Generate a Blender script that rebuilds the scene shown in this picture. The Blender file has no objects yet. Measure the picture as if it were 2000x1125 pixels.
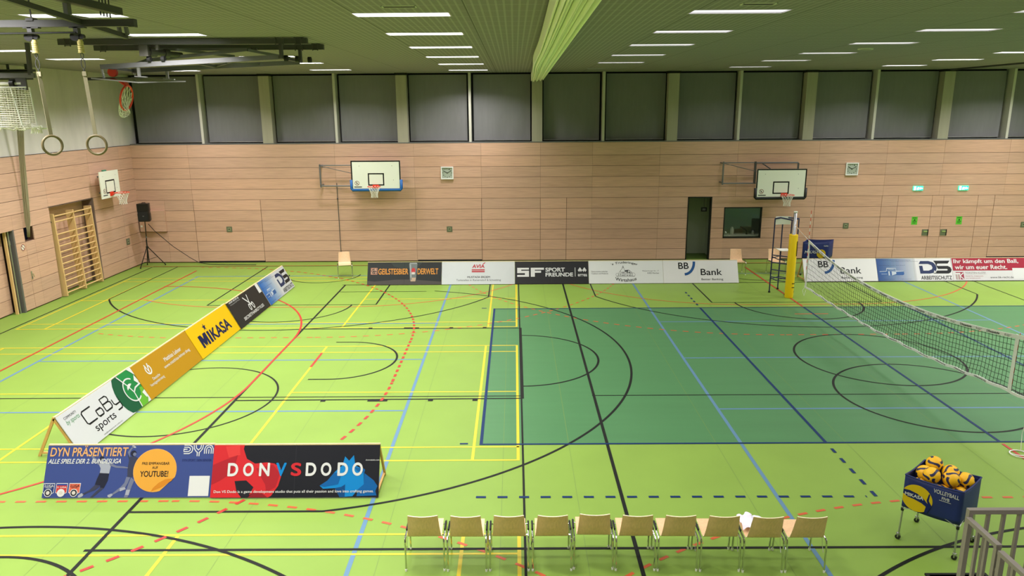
import bpy, math, random
from mathutils import Vector, Matrix
random.seed(7)
C = bpy.context.scene.collection
PI = math.pi

# ------------------------------------------------------------------ camera, world, exposure
def set_camera():
    cam = bpy.data.cameras.new('camera')
    o = bpy.data.objects.new('camera', cam); C.objects.link(o)
    pitch, yaw, roll = -.2374, .0044, .0069
    R = (Matrix.Rotation(yaw, 3, 'Z') @ Matrix.Rotation(pitch, 3, 'X') @ Matrix.Rotation(roll, 3, 'Y'))
    r, f, u = R.col[0], R.col[1], R.col[2]
    M = Matrix.Identity(4)
    for i in range(3):
        M[i][0] = r[i]; M[i][1] = u[i]; M[i][2] = -f[i]
    M[0][3], M[1][3], M[2][3] = .6364, -11.8244, 5.657
    o.matrix_world = M
    cam.sensor_fit = 'HORIZONTAL'; cam.sensor_width = 36; cam.lens = 1447.63 * 36 / 2000
    cam.clip_start = .05; cam.clip_end = 200
    bpy.context.scene.camera = o
set_camera()
sc = bpy.context.scene
w = bpy.data.worlds.new('world'); sc.world = w; w.use_nodes = True
w.node_tree.nodes['Background'].inputs[0].default_value = (.01, .012, .02, 1)
w.node_tree.nodes['Background'].inputs[1].default_value = .2
sc.view_settings.view_transform = 'Standard'; sc.view_settings.look = 'None'
sc.view_settings.gamma = 1; sc.view_settings.use_curve_mapping = False
sc.view_settings.exposure = 1.0
LAMP_W = 62.0                             # watts of one ceiling light at full power
LAMP_DIM = [1.15, .97, .97, .24, .25, .8, 1.25, 1.1, .9]   # the lines of lights right of the curtain are dimmed
LAMP_COL = (1, .97, .955)

# ------------------------------------------------------------------ materials
def lin(c):
    return tuple((v / 12.92 if v <= .04045 else ((v + .055) / 1.055) ** 2.4) for v in (x / 255 for x in c))
MATS = {}
def mat(name, rgb, rough=.5, metal=0, noise=0, scale=20, spec=.5, stretch=None, bump=0, emit=0, trans=0, vcol=False, coat=0):
    if name in MATS: return MATS[name]
    m = bpy.data.materials.new(name); MATS[name] = m; m.use_nodes = True
    nt = m.node_tree; b = nt.nodes['Principled BSDF']; c = lin(rgb)
    b.inputs['Base Color'].default_value = (*c, 1); b.inputs['Roughness'].default_value = rough
    b.inputs['Metallic'].default_value = metal; b.inputs['Specular IOR Level'].default_value = spec
    if coat: b.inputs['Coat Weight'].default_value = coat; b.inputs['Coat Roughness'].default_value = .2
    if emit:
        b.inputs['Emission Color'].default_value = (*c, 1); b.inputs['Emission Strength'].default_value = emit
    if trans: b.inputs['Transmission Weight'].default_value = trans
    if noise or vcol:
        tc = nt.nodes.new('ShaderNodeTexCoord'); mp = nt.nodes.new('ShaderNodeMapping')
        nt.links.new(tc.outputs['Object'], mp.inputs[0])
        mp.inputs['Scale'].default_value = stretch or (1, 1, 1)
        n = nt.nodes.new('ShaderNodeTexNoise'); n.inputs['Scale'].default_value = scale; n.inputs['Detail'].default_value = 5
        nt.links.new(mp.outputs[0], n.inputs['Vector'])
        mr = nt.nodes.new('ShaderNodeMapRange'); mr.inputs[1].default_value = .25; mr.inputs[2].default_value = .75
        mr.inputs[3].default_value = 1 - noise; mr.inputs[4].default_value = 1 + noise
        nt.links.new(n.outputs['Fac'], mr.inputs[0])
        mx = nt.nodes.new('ShaderNodeMix'); mx.data_type = 'RGBA'; mx.blend_type = 'MULTIPLY'; mx.inputs[0].default_value = 1
        mx.inputs[6].default_value = (*c, 1)
        nt.links.new(mr.outputs[0], mx.inputs[7])
        last = mx.outputs[2]
        if vcol:
            a = nt.nodes.new('ShaderNodeAttribute'); a.attribute_name = 'tone'
            m2 = nt.nodes.new('ShaderNodeMix'); m2.data_type = 'RGBA'; m2.blend_type = 'MULTIPLY'; m2.inputs[0].default_value = 1
            nt.links.new(last, m2.inputs[6]); nt.links.new(a.outputs['Color'], m2.inputs[7]); last = m2.outputs[2]
        nt.links.new(last, b.inputs['Base Color'])
        if bump:
            bp = nt.nodes.new('ShaderNodeBump'); bp.inputs['Strength'].default_value = bump; bp.inputs['Distance'].default_value = .01
            nt.links.new(n.outputs['Fac'], bp.inputs['Height']); nt.links.new(bp.outputs[0], b.inputs['Normal'])
    return m
def glass(name, rgb, alpha=.25, rough=.05):
    if name in MATS: return MATS[name]
    m = bpy.data.materials.new(name); MATS[name] = m; m.use_nodes = True
    nt = m.node_tree; nt.nodes.remove(nt.nodes['Principled BSDF'])
    t = nt.nodes.new('ShaderNodeBsdfTransparent'); t.inputs[0].default_value = (*lin(rgb), 1)
    g = nt.nodes.new('ShaderNodeBsdfGlossy'); g.inputs['Roughness'].default_value = rough
    x = nt.nodes.new('ShaderNodeMixShader'); x.inputs[0].default_value = alpha
    nt.links.new(t.outputs[0], x.inputs[1]); nt.links.new(g.outputs[0], x.inputs[2])
    nt.links.new(x.outputs[0], nt.nodes['Material Output'].inputs[0])
    return m
M = dict(
    lime=mat('lime_floor', (121, 150, 62), .5, noise=.05, scale=.9, spec=.25),
    green=mat('green_court', (71, 118, 75), .45, noise=.05, scale=1.5, spec=.25, stretch=(.3, 3, 1)),
    l_black=mat('line_black', (17, 20, 17), .6, spec=.2), l_yellow=mat('line_yellow', (196, 176, 26), .5),
    l_red=mat('line_red', (170, 34, 20), .5), l_orange=mat('line_orange', (184, 78, 36), .5),
    l_lblue=mat('line_light_blue', (80, 118, 148), .5), l_blue=mat('line_dark_blue', (8, 40, 84), .55, spec=.2),
    seam=mat('floor_seam', (102, 128, 58), .6),
    wood=mat('wood_panel', (206, 166, 143), .5, noise=.16, scale=3, stretch=(.6, .6, 22), vcol=True, spec=.3),
    groove=mat('panel_gap', (92, 64, 46), .8), black_gap=mat('black_gap', (10, 10, 10), .9),
    concrete=mat('concrete', (206, 200, 194), .8, noise=.11, scale=1.3, stretch=(1.6, 1.6, .5), bump=.1),
    blind=mat('blind_fabric', (120, 119, 121), .75, noise=.05, scale=3, stretch=(3, 1, .5)),
    alu=mat('aluminium', (186, 186, 186), .35, .9), chrome=mat('chrome', (205, 205, 205), .14, 1),
    steel=mat('grey_steel', (122, 122, 124), .45, .5), dsteel=mat('dark_steel', (84, 84, 84), .5, .4),
    black=mat('black_plastic', (16, 16, 17), .45), rubber=mat('rubber', (24, 24, 24), .8),
    white=mat('white', (238, 238, 236), .5), offwhite=mat('off_white', (226, 226, 214), .6),
    ply=mat('beech_ply', (220, 180, 138), .42, noise=.1, scale=6, stretch=(8, 8, .6)), plyedge=mat('ply_edge', (240, 226, 190), .5),
    pine=mat('pine', (222, 186, 128), .45, noise=.1, scale=5, stretch=(10, 10, .7)),
    pinedark=mat('board_wood', (206, 160, 92), .55, noise=.1, scale=8), ridge=mat('ridge_wood', (224, 198, 150), .55, noise=.06, scale=8),
    blue_pad=mat('blue_padding', (20, 96, 172), .5), yellow_pad=mat('yellow_padding', (246, 206, 20), .35),
    ring=mat('orange_ring', (226, 62, 36), .4), net=mat('white_cord', (232, 230, 220), .8), netdark=mat('black_cord', (28, 32, 30), .8),
    navy_frame=mat('navy_frame', (28, 34, 78), .4), nylon=mat('blue_nylon', (16, 34, 98), .6, noise=.1, scale=10),
    ballyellow=mat('ball_yellow', (250, 190, 22), .45), ballblue=mat('ball_blue', (34, 36, 78), .45),
    strap=mat('beige_strap', (156, 147, 118), .8), grey_rail=mat('grey_rail_paint', (136, 128, 120), .45),
    curtain=mat('curtain_cloth', (240, 244, 222), .75), darkroom=mat('dark_room', (186, 192, 172), .8), darkfloor=mat('dark_room_floor', (78, 104, 38), .5),
    jamb=mat('jamb', (120, 100, 92), .6), glow=mat('sign_green', (40, 200, 150), .5, emit=1.1), glow_w=mat('sign_white', (225, 255, 245), .5, emit=1.3),
    note=mat('green_paper', (92, 190, 50), .7), glassboard=glass('glass_board', (190, 205, 195), .35), pane=glass('window_glass', (236, 240, 234), .05),
    brass=mat('switch_plate', (112, 118, 96), .4, .3), plate_in=mat('switch_inner', (150, 156, 126), .4, .3),
)
def col(rgb, rough=.5):
    return mat('print_%02x%02x%02x' % tuple(rgb), [v * (.82 - .22 * max(0, 1 - max(rgb) / 110)) for v in rgb], rough, spec=.2)

# ------------------------------------------------------------------ mesh building
class MB:
    def __init__(s): s.v = []; s.f = []; s.mi = []; s.mats = []; s.tone = None
    def slot(s, m):
        if m not in s.mats: s.mats.append(m)
        return s.mats.index(m)
    def add(s, vs, fs, m=None):
        k = len(s.v); s.v += [tuple(v) for v in vs]; i = s.slot(m) if m else 0
        s.f += [tuple(a + k for a in f) for f in fs]; s.mi += [i] * len(fs)
        return s
    BF = [(0, 3, 2, 1), (4, 5, 6, 7), (0, 1, 5, 4), (1, 2, 6, 5), (2, 3, 7, 6), (3, 0, 4, 7)]
    def box(s, a, b, m=None):
        x0, y0, z0 = a; x1, y1, z1 = b
        return s.add([(x0, y0, z0), (x1, y0, z0), (x1, y1, z0), (x0, y1, z0), (x0, y0, z1), (x1, y0, z1), (x1, y1, z1), (x0, y1, z1)], MB.BF, m)
    def bar(s, p, q, w, h=None, up=(0, 0, 1), m=None):
        p, q = Vector(p), Vector(q); d = (q - p).normalized(); up = Vector(up)
        if abs(d.dot(up)) > .98: up = Vector((1, 0, 0)) if abs(d.x) < .9 else Vector((0, 1, 0))
        a = d.cross(up).normalized(); b = a.cross(d); h = h or w
        a *= w / 2; b *= h / 2
        vs = [p - a - b, p + a - b, p + a + b, p - a + b, q - a - b, q + a - b, q + a + b, q - a + b]
        return s.add(vs, MB.BF, m)
    def tube(s, pts, r, n=8, closed=False, m=None, cap=True):
        pts = [Vector(p) for p in pts]; N = len(pts); rings = []
        rr = r if hasattr(r, '__len__') else [r] * N
        ref = None
        for i, p in enumerate(pts):
            a = pts[i - 1] if (i or closed) else p
            b = pts[(i + 1) % N] if (i < N - 1 or closed) else p
            d = (b - a).normalized()
            if ref is None:
                ref = Vector((0, 0, 1)) if abs(d.z) < .9 else Vector((1, 0, 0))
            e = (ref - d * ref.dot(d)).normalized(); ref = e; g = d.cross(e)
            rings.append([p + (e * math.cos(2 * PI * k / n) + g * math.sin(2 * PI * k / n)) * rr[i] for k in range(n)])
        vs = [v for R in rings for v in R]; fs = []
        for i in range(N if closed else N - 1):
            j = (i + 1) % N
            for k in range(n):
                l = (k + 1) % n; fs.append((i * n + k, i * n + l, j * n + l, j * n + k))
        if not closed and cap:
            fs.append(tuple(range(n - 1, -1, -1))); fs.append(tuple((N - 1) * n + k for k in range(n)))
        return s.add(vs, fs, m)
    def cyl(s, p, q, r, n=16, m=None): return s.tube([p, q], r, n, m=m)
    def lathe(s, prof, c=(0, 0, 0), n=20, m=None):
        vs = []; fs = []
        for (r, z) in prof:
            vs += [(c[0] + r * math.cos(2 * PI * k / n), c[1] + r * math.sin(2 * PI * k / n), c[2] + z) for k in range(n)]
        for i in range(len(prof) - 1):
            for k in range(n):
                l = (k + 1) % n; fs.append((i * n + k, i * n + l, (i + 1) * n + l, (i + 1) * n + k))
        return s.add(vs, fs, m)
    def sphere(s, c, r, n=12, m=None):
        return s.lathe([(r * math.sin(PI * i / n), -r * math.cos(PI * i / n)) for i in range(n + 1)], c, n * 2, m)
    def grid(s, fn, nu, nv, m=None, two=False):
        vs = [fn(i / nu, j / nv) for j in range(nv + 1) for i in range(nu + 1)]
        fs = [(j * (nu + 1) + i, j * (nu + 1) + i + 1, (j + 1) * (nu + 1) + i + 1, (j + 1) * (nu + 1) + i) for j in range(nv) for i in range(nu)]
        return s.add(vs, fs, m)
    def build(s, name, m=None, parent=None, smooth=False, loc=None):
        me = bpy.data.meshes.new(name); me.from_pydata(s.v, [], s.f)
        if m and not s.mats: s.mats = [m]
        for q in s.mats: me.materials.append(q)
        me.polygons.foreach_set('material_index', s.mi)
        if smooth: me.polygons.foreach_set('use_smooth', [True] * len(s.f))
        if s.tone:
            a = me.color_attributes.new('tone', 'FLOAT_COLOR', 'POINT')
            a.data.foreach_set('color', [c for t in s.tone for c in t])
        me.update()
        o = bpy.data.objects.new(name, me); C.objects.link(o)
        if parent: o.parent = parent
        if loc: o.location = loc
        return o
def shell(fn, nu, nv, th, mb, m=None):
    """a thin bent sheet with real thickness; fn(u,v) -> (point, normal)"""
    top = []; bot = []
    for j in range(nv + 1):
        for i in range(nu + 1):
            p, n = fn(i / nu, j / nv); p = Vector(p); n = Vector(n).normalized()
            top.append(p + n * th / 2); bot.append(p - n * th / 2)
    K = len(top); W = nu + 1; fs = []
    for j in range(nv):
        for i in range(nu):
            a, b, c, d = j * W + i, j * W + i + 1, (j + 1) * W + i + 1, (j + 1) * W + i
            fs.append((a, b, c, d)); fs.append((a + K, d + K, c + K, b + K))
    edge = []
    for i in range(nu): edge += [(i + 1, i), (nv * W + i, nv * W + i + 1)]
    for j in range(nv): edge += [(j * W, (j + 1) * W), ((j + 1) * W + nu, j * W + nu)]
    es = [(a, b, b + K, a + K) for a, b in edge]
    mb.add(top + bot, fs, m); return es, K
def tag(o, label, cat, group=None):
    o['label'] = label; o['category'] = cat
    if group: o['group'] = group
    return o
def thing(name, label, cat, loc=(0, 0, 0), rz=0, group=None):
    o = bpy.data.objects.new(name, None); C.objects.link(o); o.location = loc; o.rotation_euler = (0, 0, rz)
    o.empty_display_size = .1
    return tag(o, label, cat, group)
def struct(o): o['kind'] = 'structure'; return o
def dup(root, loc, rz, label, group=None):
    def cp(o, par):
        c = o.copy(); C.objects.link(c)
        if par: c.parent = par
        for ch in [x for x in o.children]: cp(ch, c)
        return c
    r = cp(root, None); r.location = loc; r.rotation_euler = (0, 0, rz); r['label'] = label
    if group: r['group'] = group
    return r
def lerp(a, b, t): return a + (b - a) * t
_TX = {}
def text2d(s, bold=0):
    k = (s, bold)
    if k not in _TX:
        cu = bpy.data.curves.new('t', 'FONT'); cu.body = s; cu.resolution_u = 5; cu.align_x = 'LEFT'
        ob = bpy.data.objects.new('t', cu)
        me = bpy.data.meshes.new_from_object(ob)
        v0 = [(v.co.x, v.co.y) for v in me.vertices]; f0 = [tuple(p.vertices) for p in me.polygons]; vs, fs = [], []
        b = bold * .62                       # heavier weights: the outline thickened by shifted copies
        for i, (dx, dy) in enumerate([(0, 0)] + ([(b, 0), (-b, 0), (0, b), (0, -b)] if bold > .006 else []) + ([(b * .7, b * .7), (-b * .7, b * .7), (b * .7, -b * .7), (-b * .7, -b * .7)] if bold > .022 else [])):
            fs += [tuple(a + len(vs) for a in f) for f in f0]; vs += [(x + dx, y + dy, i) for x, y in v0]
        bpy.data.objects.remove(ob); bpy.data.curves.remove(cu); bpy.data.meshes.remove(me)
        xs = [v[0] for v in vs]; ys = [v[1] for v in vs]
        _TX[k] = (vs, fs, min(xs), max(xs), min(ys), max(ys))
    return _TX[k]
class Art:
    """printed artwork on a flat panel: o origin, u/v unit directions, W/H size; coordinates 0..1"""
    def __init__(s, o, u, v, W, H):
        s.o = Vector(o); s.u = Vector(u); s.v = Vector(v); s.n = s.u.cross(s.v).normalized(); s.W = W; s.H = H; s.parts = {}; s.lv = 1
    def P(s, a, b, k=None): return s.o + s.u * (a * s.W) + s.v * (b * s.H) + s.n * (.0012 * (k if k else s.lv))
    def mb(s, part):
        if isinstance(part, str): part = (part, 0)
        return s.parts.setdefault(part, MB())
    def poly(s, part, c, pts, lv=None):
        s.mb(part).add([s.P(a, b, lv) for a, b in pts], [tuple(range(len(pts)))], col(c)); return s
    def rect(s, part, c, a0, b0, a1, b1, lv=None): return s.poly(part, c, [(a0, b0), (a1, b0), (a1, b1), (a0, b1)], lv)
    def disc(s, part, c, a, b, r, lv=None, n=28, ry=None):
        ry = ry or r
        return s.poly(part, c, [(a + r / s.W * math.cos(2 * PI * k / n), b + ry / s.H * math.sin(2 * PI * k / n)) for k in range(n)], lv)
    def stroke(s, part, c, pts, wd, lv=None, closed=False):
        q = [Vector((a * s.W, b * s.H)) for a, b in pts]; N = len(q); L = []; Rr = []
        for i in range(N):
            a = q[i - 1] if (i or closed) else q[i]; b = q[(i + 1) % N] if (i < N - 1 or closed) else q[i]
            d = (b - a).normalized(); nn = Vector((-d.y, d.x)) * wd / 2
            if 0 < i < N - 1 or closed:
                d0 = (q[i] - a).normalized(); cs = max(.45, d0.dot(d)); nn /= cs
            L.append(q[i] + nn); Rr.append(q[i] - nn)
        vs = [s.P(p.x / s.W, p.y / s.H, lv) for p in L + Rr]; fs = []
        for i in range(N if closed else N - 1):
            j = (i + 1) % N; fs.append((i, N + i, N + j, j))
        s.mb(part).add(vs, fs, col(c)); return s
    def arc(s, part, c, a, b, r, t0, t1, wd, lv=None, n=24, ry=None):
        ry = ry or r
        return s.stroke(part, c, [(a + r / s.W * math.cos(lerp(t0, t1, k / n)), b + ry / s.H * math.sin(lerp(t0, t1, k / n))) for k in range(n + 1)], wd, lv)
    def text(s, part, c, t, a0, b0, a1, b1, bold=0, slant=0, lv=None, bend=0, flip=False, grp=None):
        s.k = getattr(s, 'k', 0) + 1; part = (part, grp or s.k)
        vs, fs, x0, x1, y0, y1 = text2d(t, bold)
        out = []
        for x, y, ly in vs:
            p = (x - x0) / (x1 - x0); q = (y - y0) / (y1 - y0)
            if flip: p, q = 1 - p, 1 - q
            out.append(s.P(lerp(a0, a1, p) + slant * q, lerp(b0, b1, q) + bend * (1 - (2 * p - 1) ** 2), lv) + s.n * (.00003 * ly))
        s.mb(part).add(out, fs, col(c)); return s
    def finish(s, parent):
        inv = parent.matrix_world.inverted() if parent else None
        for k, mb in s.parts.items(): mb.build(k[0], parent=parent)

# ------------------------------------------------------------------ the hall
XL, XR, YF, YB, ZC = -13.55, 31.5, 15.97, -15.0, 6.94
floor = MB().box((XL - .6, YB, -.12), (XR, YF + .5, 0)).build('floor', M['lime']); struct(floor)
zoff = [.002]
_n = [0]
def strip(mb, x0, y0, x1, y1, wd, z):
    _n[0] += 1; z += (_n[0] % 23) * .00002        # crossing lines never share a height
    d = Vector((x1 - x0, y1 - y0)).normalized(); n = Vector((-d.y, d.x)) * wd / 2
    mb.add([(x0 + n.x, y0 + n.y, z), (x0 - n.x, y0 - n.y, z), (x1 - n.x, y1 - n.y, z), (x1 + n.x, y1 + n.y, z)], [(0, 1, 2, 3)])
def dashes(mb, x0, y0, x1, y1, on, off, wd, z, start=0):
    L = math.hypot(x1 - x0, y1 - y0); dx, dy = (x1 - x0) / L, (y1 - y0) / L; t = start
    while t < L:
        e = min(t + on, L); strip(mb, x0 + dx * t, y0 + dy * t, x0 + dx * e, y0 + dy * e, wd, z); t += on + off
def arcs(mb, cx, cy, r, a0, a1, wd, z, on=None, off=None):
    a0, a1 = math.radians(a0), math.radians(a1)
    _n[0] += 1; z += (_n[0] % 23) * .00002
    def seg(s, e):
        n = max(2, int(abs(e - s) * r / .12)); vs = []
        for k in range(n + 1):
            a = lerp(s, e, k / n)
            vs += [(cx + (r - wd / 2) * math.cos(a), cy + (r - wd / 2) * math.sin(a), z), (cx + (r + wd / 2) * math.cos(a), cy + (r + wd / 2) * math.sin(a), z)]
        mb.add(vs, [(2 * k, 2 * k + 1, 2 * k + 3, 2 * k + 2) for k in range(n)])
    if on is None: return seg(a0, a1)
    da, db = on / r, (on + off) / r; t = a0
    while t < a1: seg(t, min(t + da, a1)); t += db
g = MB().box((0, 0, -.01), (18, 9, .0012)).build('green_court', M['green'], floor)
# seams between the floor sheets
mb = MB()
for x in (-11.2, -9.2, -7.2, -5.55, -3.25, -1.15, .42, 1.55, 4.1, 6.35, 8.3, 10.4, 12.5):
    strip(mb, x, -11, x, YF, .007, .0016)
mb.build('floor_seam', M['seam'], floor)
# light blue: the two cross volleyball courts
mb = MB(); z = .002
for a, b in ((-10.5, -1.5), (4.53, 13.53)):
    for x in (a, b): strip(mb, x, -4.45, x, 13.55, .062, z)
    for y in (1.53, 4.54, 7.54, 13.53): strip(mb, a, y, b, y, .055, z)
mb.build('light_blue_line', M['l_lblue'], floor)
# yellow: badminton
mb = MB(); z = .0026
for y0, y1 in ((-3.22, -2.755), (-.565, -.07), (5.085, 5.55), (7.16, 7.64), (12.76, 13.25)):
    for y in (y0, y1): strip(mb, -12.73, y, .69, y, .042, z)
for x in (-12.73, -11.97, -8.0, -4.0, -.09, .67):
    for a, b in ((-8.6, -2.74), (-.585, 5.57), (7.14, 13.27)): strip(mb, x, a, x, b, .05, z)
for y in (2.5, 10.2):
    strip(mb, -12.73, y, -8, y, .042, z); strip(mb, -4, y, .69, y, .042, z)
mb.build('yellow_line', M['l_yellow'], floor)
# orange: the two cross handball courts
mb = MB(); z = .0032
for cx in (-6.0, 9.0):
    for s, gy in ((-1, 15.3), (1, -10.84)):
        a = (180, 270, 270, 360) if s < 0 else (90, 180, 0, 90)
        for r, on, off, wd in ((6, None, None, .045), (9, .15, .155, .048)):
            y = gy + s * r
            if r == 6: strip(mb, cx - 1.5, y, cx + 1.5, y, wd, z)
            else: dashes(mb, cx - 1.45, y, cx + 1.5, y, .15, .155, wd, z)
            arcs(mb, cx - 1.5, gy, r, (236 if r == 6 else 252) if (cx < 0 and s < 0) else a[0], a[1], wd, z, on, off); arcs(mb, cx + 1.5, gy, r, a[2], a[3], wd, z, on, off)
    strip(mb, cx - 9, 15.3, cx + 9, 15.3, .04, z)
strip(mb, 8.48, 8.25, 9.42, 8.25, .05, z)
mb.build('orange_line', M['l_orange'], floor)
# black: basketball
mb = MB(); z = .0038; W5 = .05
strip(mb, -5.0, -9, -5.0, 12.1, .055, z); strip(mb, -5.1, -3.11, 22, -3.11, .05, z); strip(mb, -5.1, 12.12, 22, 12.12, .05, z)
strip(mb, -5, -2.15, -2.17, -2.15, W5, z); strip(mb, -5, 11.15, -2.2, 11.15, .04, z)
arcs(mb, -3.6, 4.55, 6.85, -78, 76, W5, z)
arcs(mb, -3.45, 4.57, 1.31, -90, 90, W5, z); strip(mb, -3.85, 3.26, -3.45, 3.26, W5, z); strip(mb, -3.85, 5.88, -3.45, 5.88, W5, z)
strip(mb, -5, 7.03, .77, 7.03, W5, z); strip(mb, -5, 2.08, .77, 2.12, W5, z); strip(mb, .765, 2.1, .765, 7.05, .07, z)
for y in (7.1, 2.04):
    for x, l in ((-3.22, .1), (-2.13, .4), (-1.07, .1), (-.18, .1)): strip(mb, x - l / 2, y, x + l / 2, y, .09, z)
arcs(mb, .765, 4.58, 1.79, -90, 90, W5, z)
arcs(mb, 9, 4.5, 1.8, 0, 360, W5, z)
for cx in (-6.07, 9.0):
    if cx < 0: strip(mb, cx - 6.82, -11, cx - 6.82, YF - .8, .045, z)
    strip(mb, cx + 6.82, -11, cx + 6.82, YF - .8, .034 if cx < 0 else .04, z)
    strip(mb, cx - 6.82, 2.25, cx + 6.82, 2.25, .035, z)
    arcs(mb, cx, 2.22, 1.81, 0, 360, W5 if cx > 0 else .042, z)
    strip(mb, cx - 6.8, 15.22, cx + 6.8, 15.22, .04, z)
    for s, by in ((-1, 13.7), (1, -9.33)):
        fy = by - 4.15 if s < 0 else -5.08
        strip(mb, cx - 2.5, fy, cx + 2.55, fy, .042, z)
        for k in (-2.5, 2.55): strip(mb, cx + k, fy, cx + k, fy - s * 5.6, .045, z)
        if s < 0:
            arcs(mb, cx, fy, 1.83, 180, 360, W5, z); arcs(mb, cx, by, 6.75, 209.5, 330.5, W5, z)
            for k in (-1, 1): strip(mb, cx + k * 5.88, by - 3.3, cx + k * 5.88, 15.22, .04, z)
            arcs(mb, cx, by, 1.25, 180, 360, .045, z)
        else:
            arcs(mb, cx, fy, 1.83, 0, 180, W5, z); arcs(mb, cx, by, 6.8, 29, 151, W5, z)
strip(mb, 2.215, -11, 2.215, 15, .055, z)
mb.build('black_line', M['l_black'], floor)
# red: main handball court
mb = MB(); z = .0046
strip(mb, -10.95, -5, -10.95, 14.5, .055, z)
strip(mb, -5.0, 3.05, -5.0, 6.05, .052, z); arcs(mb, -11, 6.05, 6.0, 0, 90, .052, z); arcs(mb, -11, 3.05, 6.0, -90, 0, .052, z)
dashes(mb, -2.0, 3.1, -2.0, 6.05, .155, .145, .06, z); arcs(mb, -11, 6.05, 9.0, 0, 90, .058, z, .155, .15); arcs(mb, -11, 3.05, 9.0, -90, 0, .058, z, .155, .15)
strip(mb, -4.0, 4.05, -4.0, 5.05, .055, z)
strip(mb, 9, 9.05, 9, 14.6, .055, z); strip(mb, 9, -.05, 9, -6, .055, z)
mb.build('red_line', M['l_red'], floor)
# dark blue: the volleyball court in use
mb = MB(); z = .0054
for y in (.025, 8.98): strip(mb, 0, y, 18, y, .05, z)
for x in (.03, 9, 17.97): strip(mb, x, 0, x, 9, .055, z)
for x in (6, 12): strip(mb, x, 0, x, 9, .055, z)
for x in (6, 12):
    for s, y0 in ((-1, -.2), (1, 9.25)):
        for k in range(5): y = y0 + s * .36 * k; strip(mb, x, y, x, y + s * .16, .055, z)
dashes(mb, .03, -1.77, 5.86, -1.80, .15, .173, .055, z); dashes(mb, 12, -1.8, 18, -1.8, .15, .173, .05, z)
for y in (.055, 9.05): strip(mb, -.34, y, -.2, y, .05, z)
mb.build('dark_blue_line', M['l_blue'], floor)

# wood panels
ROWS = [.03, .437, .83, 1.21, 1.6, 2.0, 2.4, 2.79, 3.185, 3.58, 3.97, 4.44]
def panels(mb, put, rows, seams_of_row, u0, u1, hole, gap_r=.012):
    tones = []
    for i in range(len(rows) - 1):
        z0, z1 = rows[i], rows[i + 1]
        us = sorted(set([u0, u1] + [s for s in seams_of_row(z0) if u0 < s[0] < u1] if False else [(u0, 0), (u1, 0)] + [s for s in seams_of_row(z0) if u0 < s[0] < u1]))
        for (a, ga), (b, gb) in zip(us[:-1], us[1:]):
            if hole((a + b) / 2, (z0 + z1) / 2): continue
            zz0 = z0
            n0 = len(mb.v)
            put(mb, a + ga / 2, b - gb / 2, zz0 + gap_r / 2, z1 - gap_r / 2)
            t = random.uniform(.93, 1.06); h = random.uniform(-.02, .02)
            tones += [(t * (1 + h), t, t * (1 - h), 1)] * (len(mb.v) - n0)
    return tones
low = [(-12.53, .006), (-11.45, .016), (-8.92, .016), (-6.0, .02), (-3.09, .006), (-.61, .016), (1.6, .012), (2.585, .014), (3.53, .004), (6.03, .006),
       (7.13, 0), (8.04, 0), (8.51, 0), (9.94, 0), (11.9, .012), (14.39, .014), (15.0, .014), (16.27, .012), (16.7, .01), (17.98, .012), (18.6, .016), (21, .01)]
upp = [(-11.45, .005), (-6.02, .005), (-3.09, .004), (-.6, .005), (1.6, .005), (3.53, .005), (6.02, .005), (8.9, .005), (11.9, .005), (14.4, .006), (16.5, .006), (18.9, .005), (21, .005)]
mb = MB()
def hole_f(u, z): return (7.13 < u < 8.04 and z < 2.4) or (8.51 < u < 9.94 and .83 < z < 2.0)
put = lambda m, a, b, z0, z1: m.box((a, YF, z0), (b, YF + .03, z1))
mb.tone = panels(mb, put, ROWS, lambda z: low if z < 2.39 else upp, XL, 22.5, hole_f)
wall_far = mb.build('wall_far', M['wood']); struct(wall_far)
# substructure behind the panels (visible in the joints) and the plain rest of the far wall
mb = MB()
for a, b, z0, z1 in ((XL, 7.13, 0, 4.44), (8.04, 8.51, 0, 4.44), (9.94, XR, 0, 4.44), (7.13, 8.04, 2.4, 4.44), (8.51, 9.94, 0, .83), (8.51, 9.94, 2.0, 4.44)):
    mb.box((a, YF + .035, z0), (b, YF + .2, z1))
mb.build('panel_backing', M['groove'], wall_far)
mb = MB(); mb.box((22.5, YF, 0), (XR, YF + .03, 4.44)); mb.tone = [(1, 1, 1, 1)] * 8; mb.build('plain_panelling', M['wood'], wall_far)
mb = MB()
for a, b in ((-11.43, -8.92), (-3.07, -.62), (18.6, 21)): mb.box((a, YF - .004, 0), (b, YF + .02, .066))
mb.build('floor_slot', M['black_gap'], wall_far)
mb = MB().box((-6.008, YF - .026, .03), (-5.988, YF - .001, 3.0)); mb.sphere((-6.0, YF - .03, 2.42), .03, 6)
o = mb.build('pole', M['dsteel']); tag(o, 'thin dark upright pole against the wall, above the single chair left of the far boards', 'pole')
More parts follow.
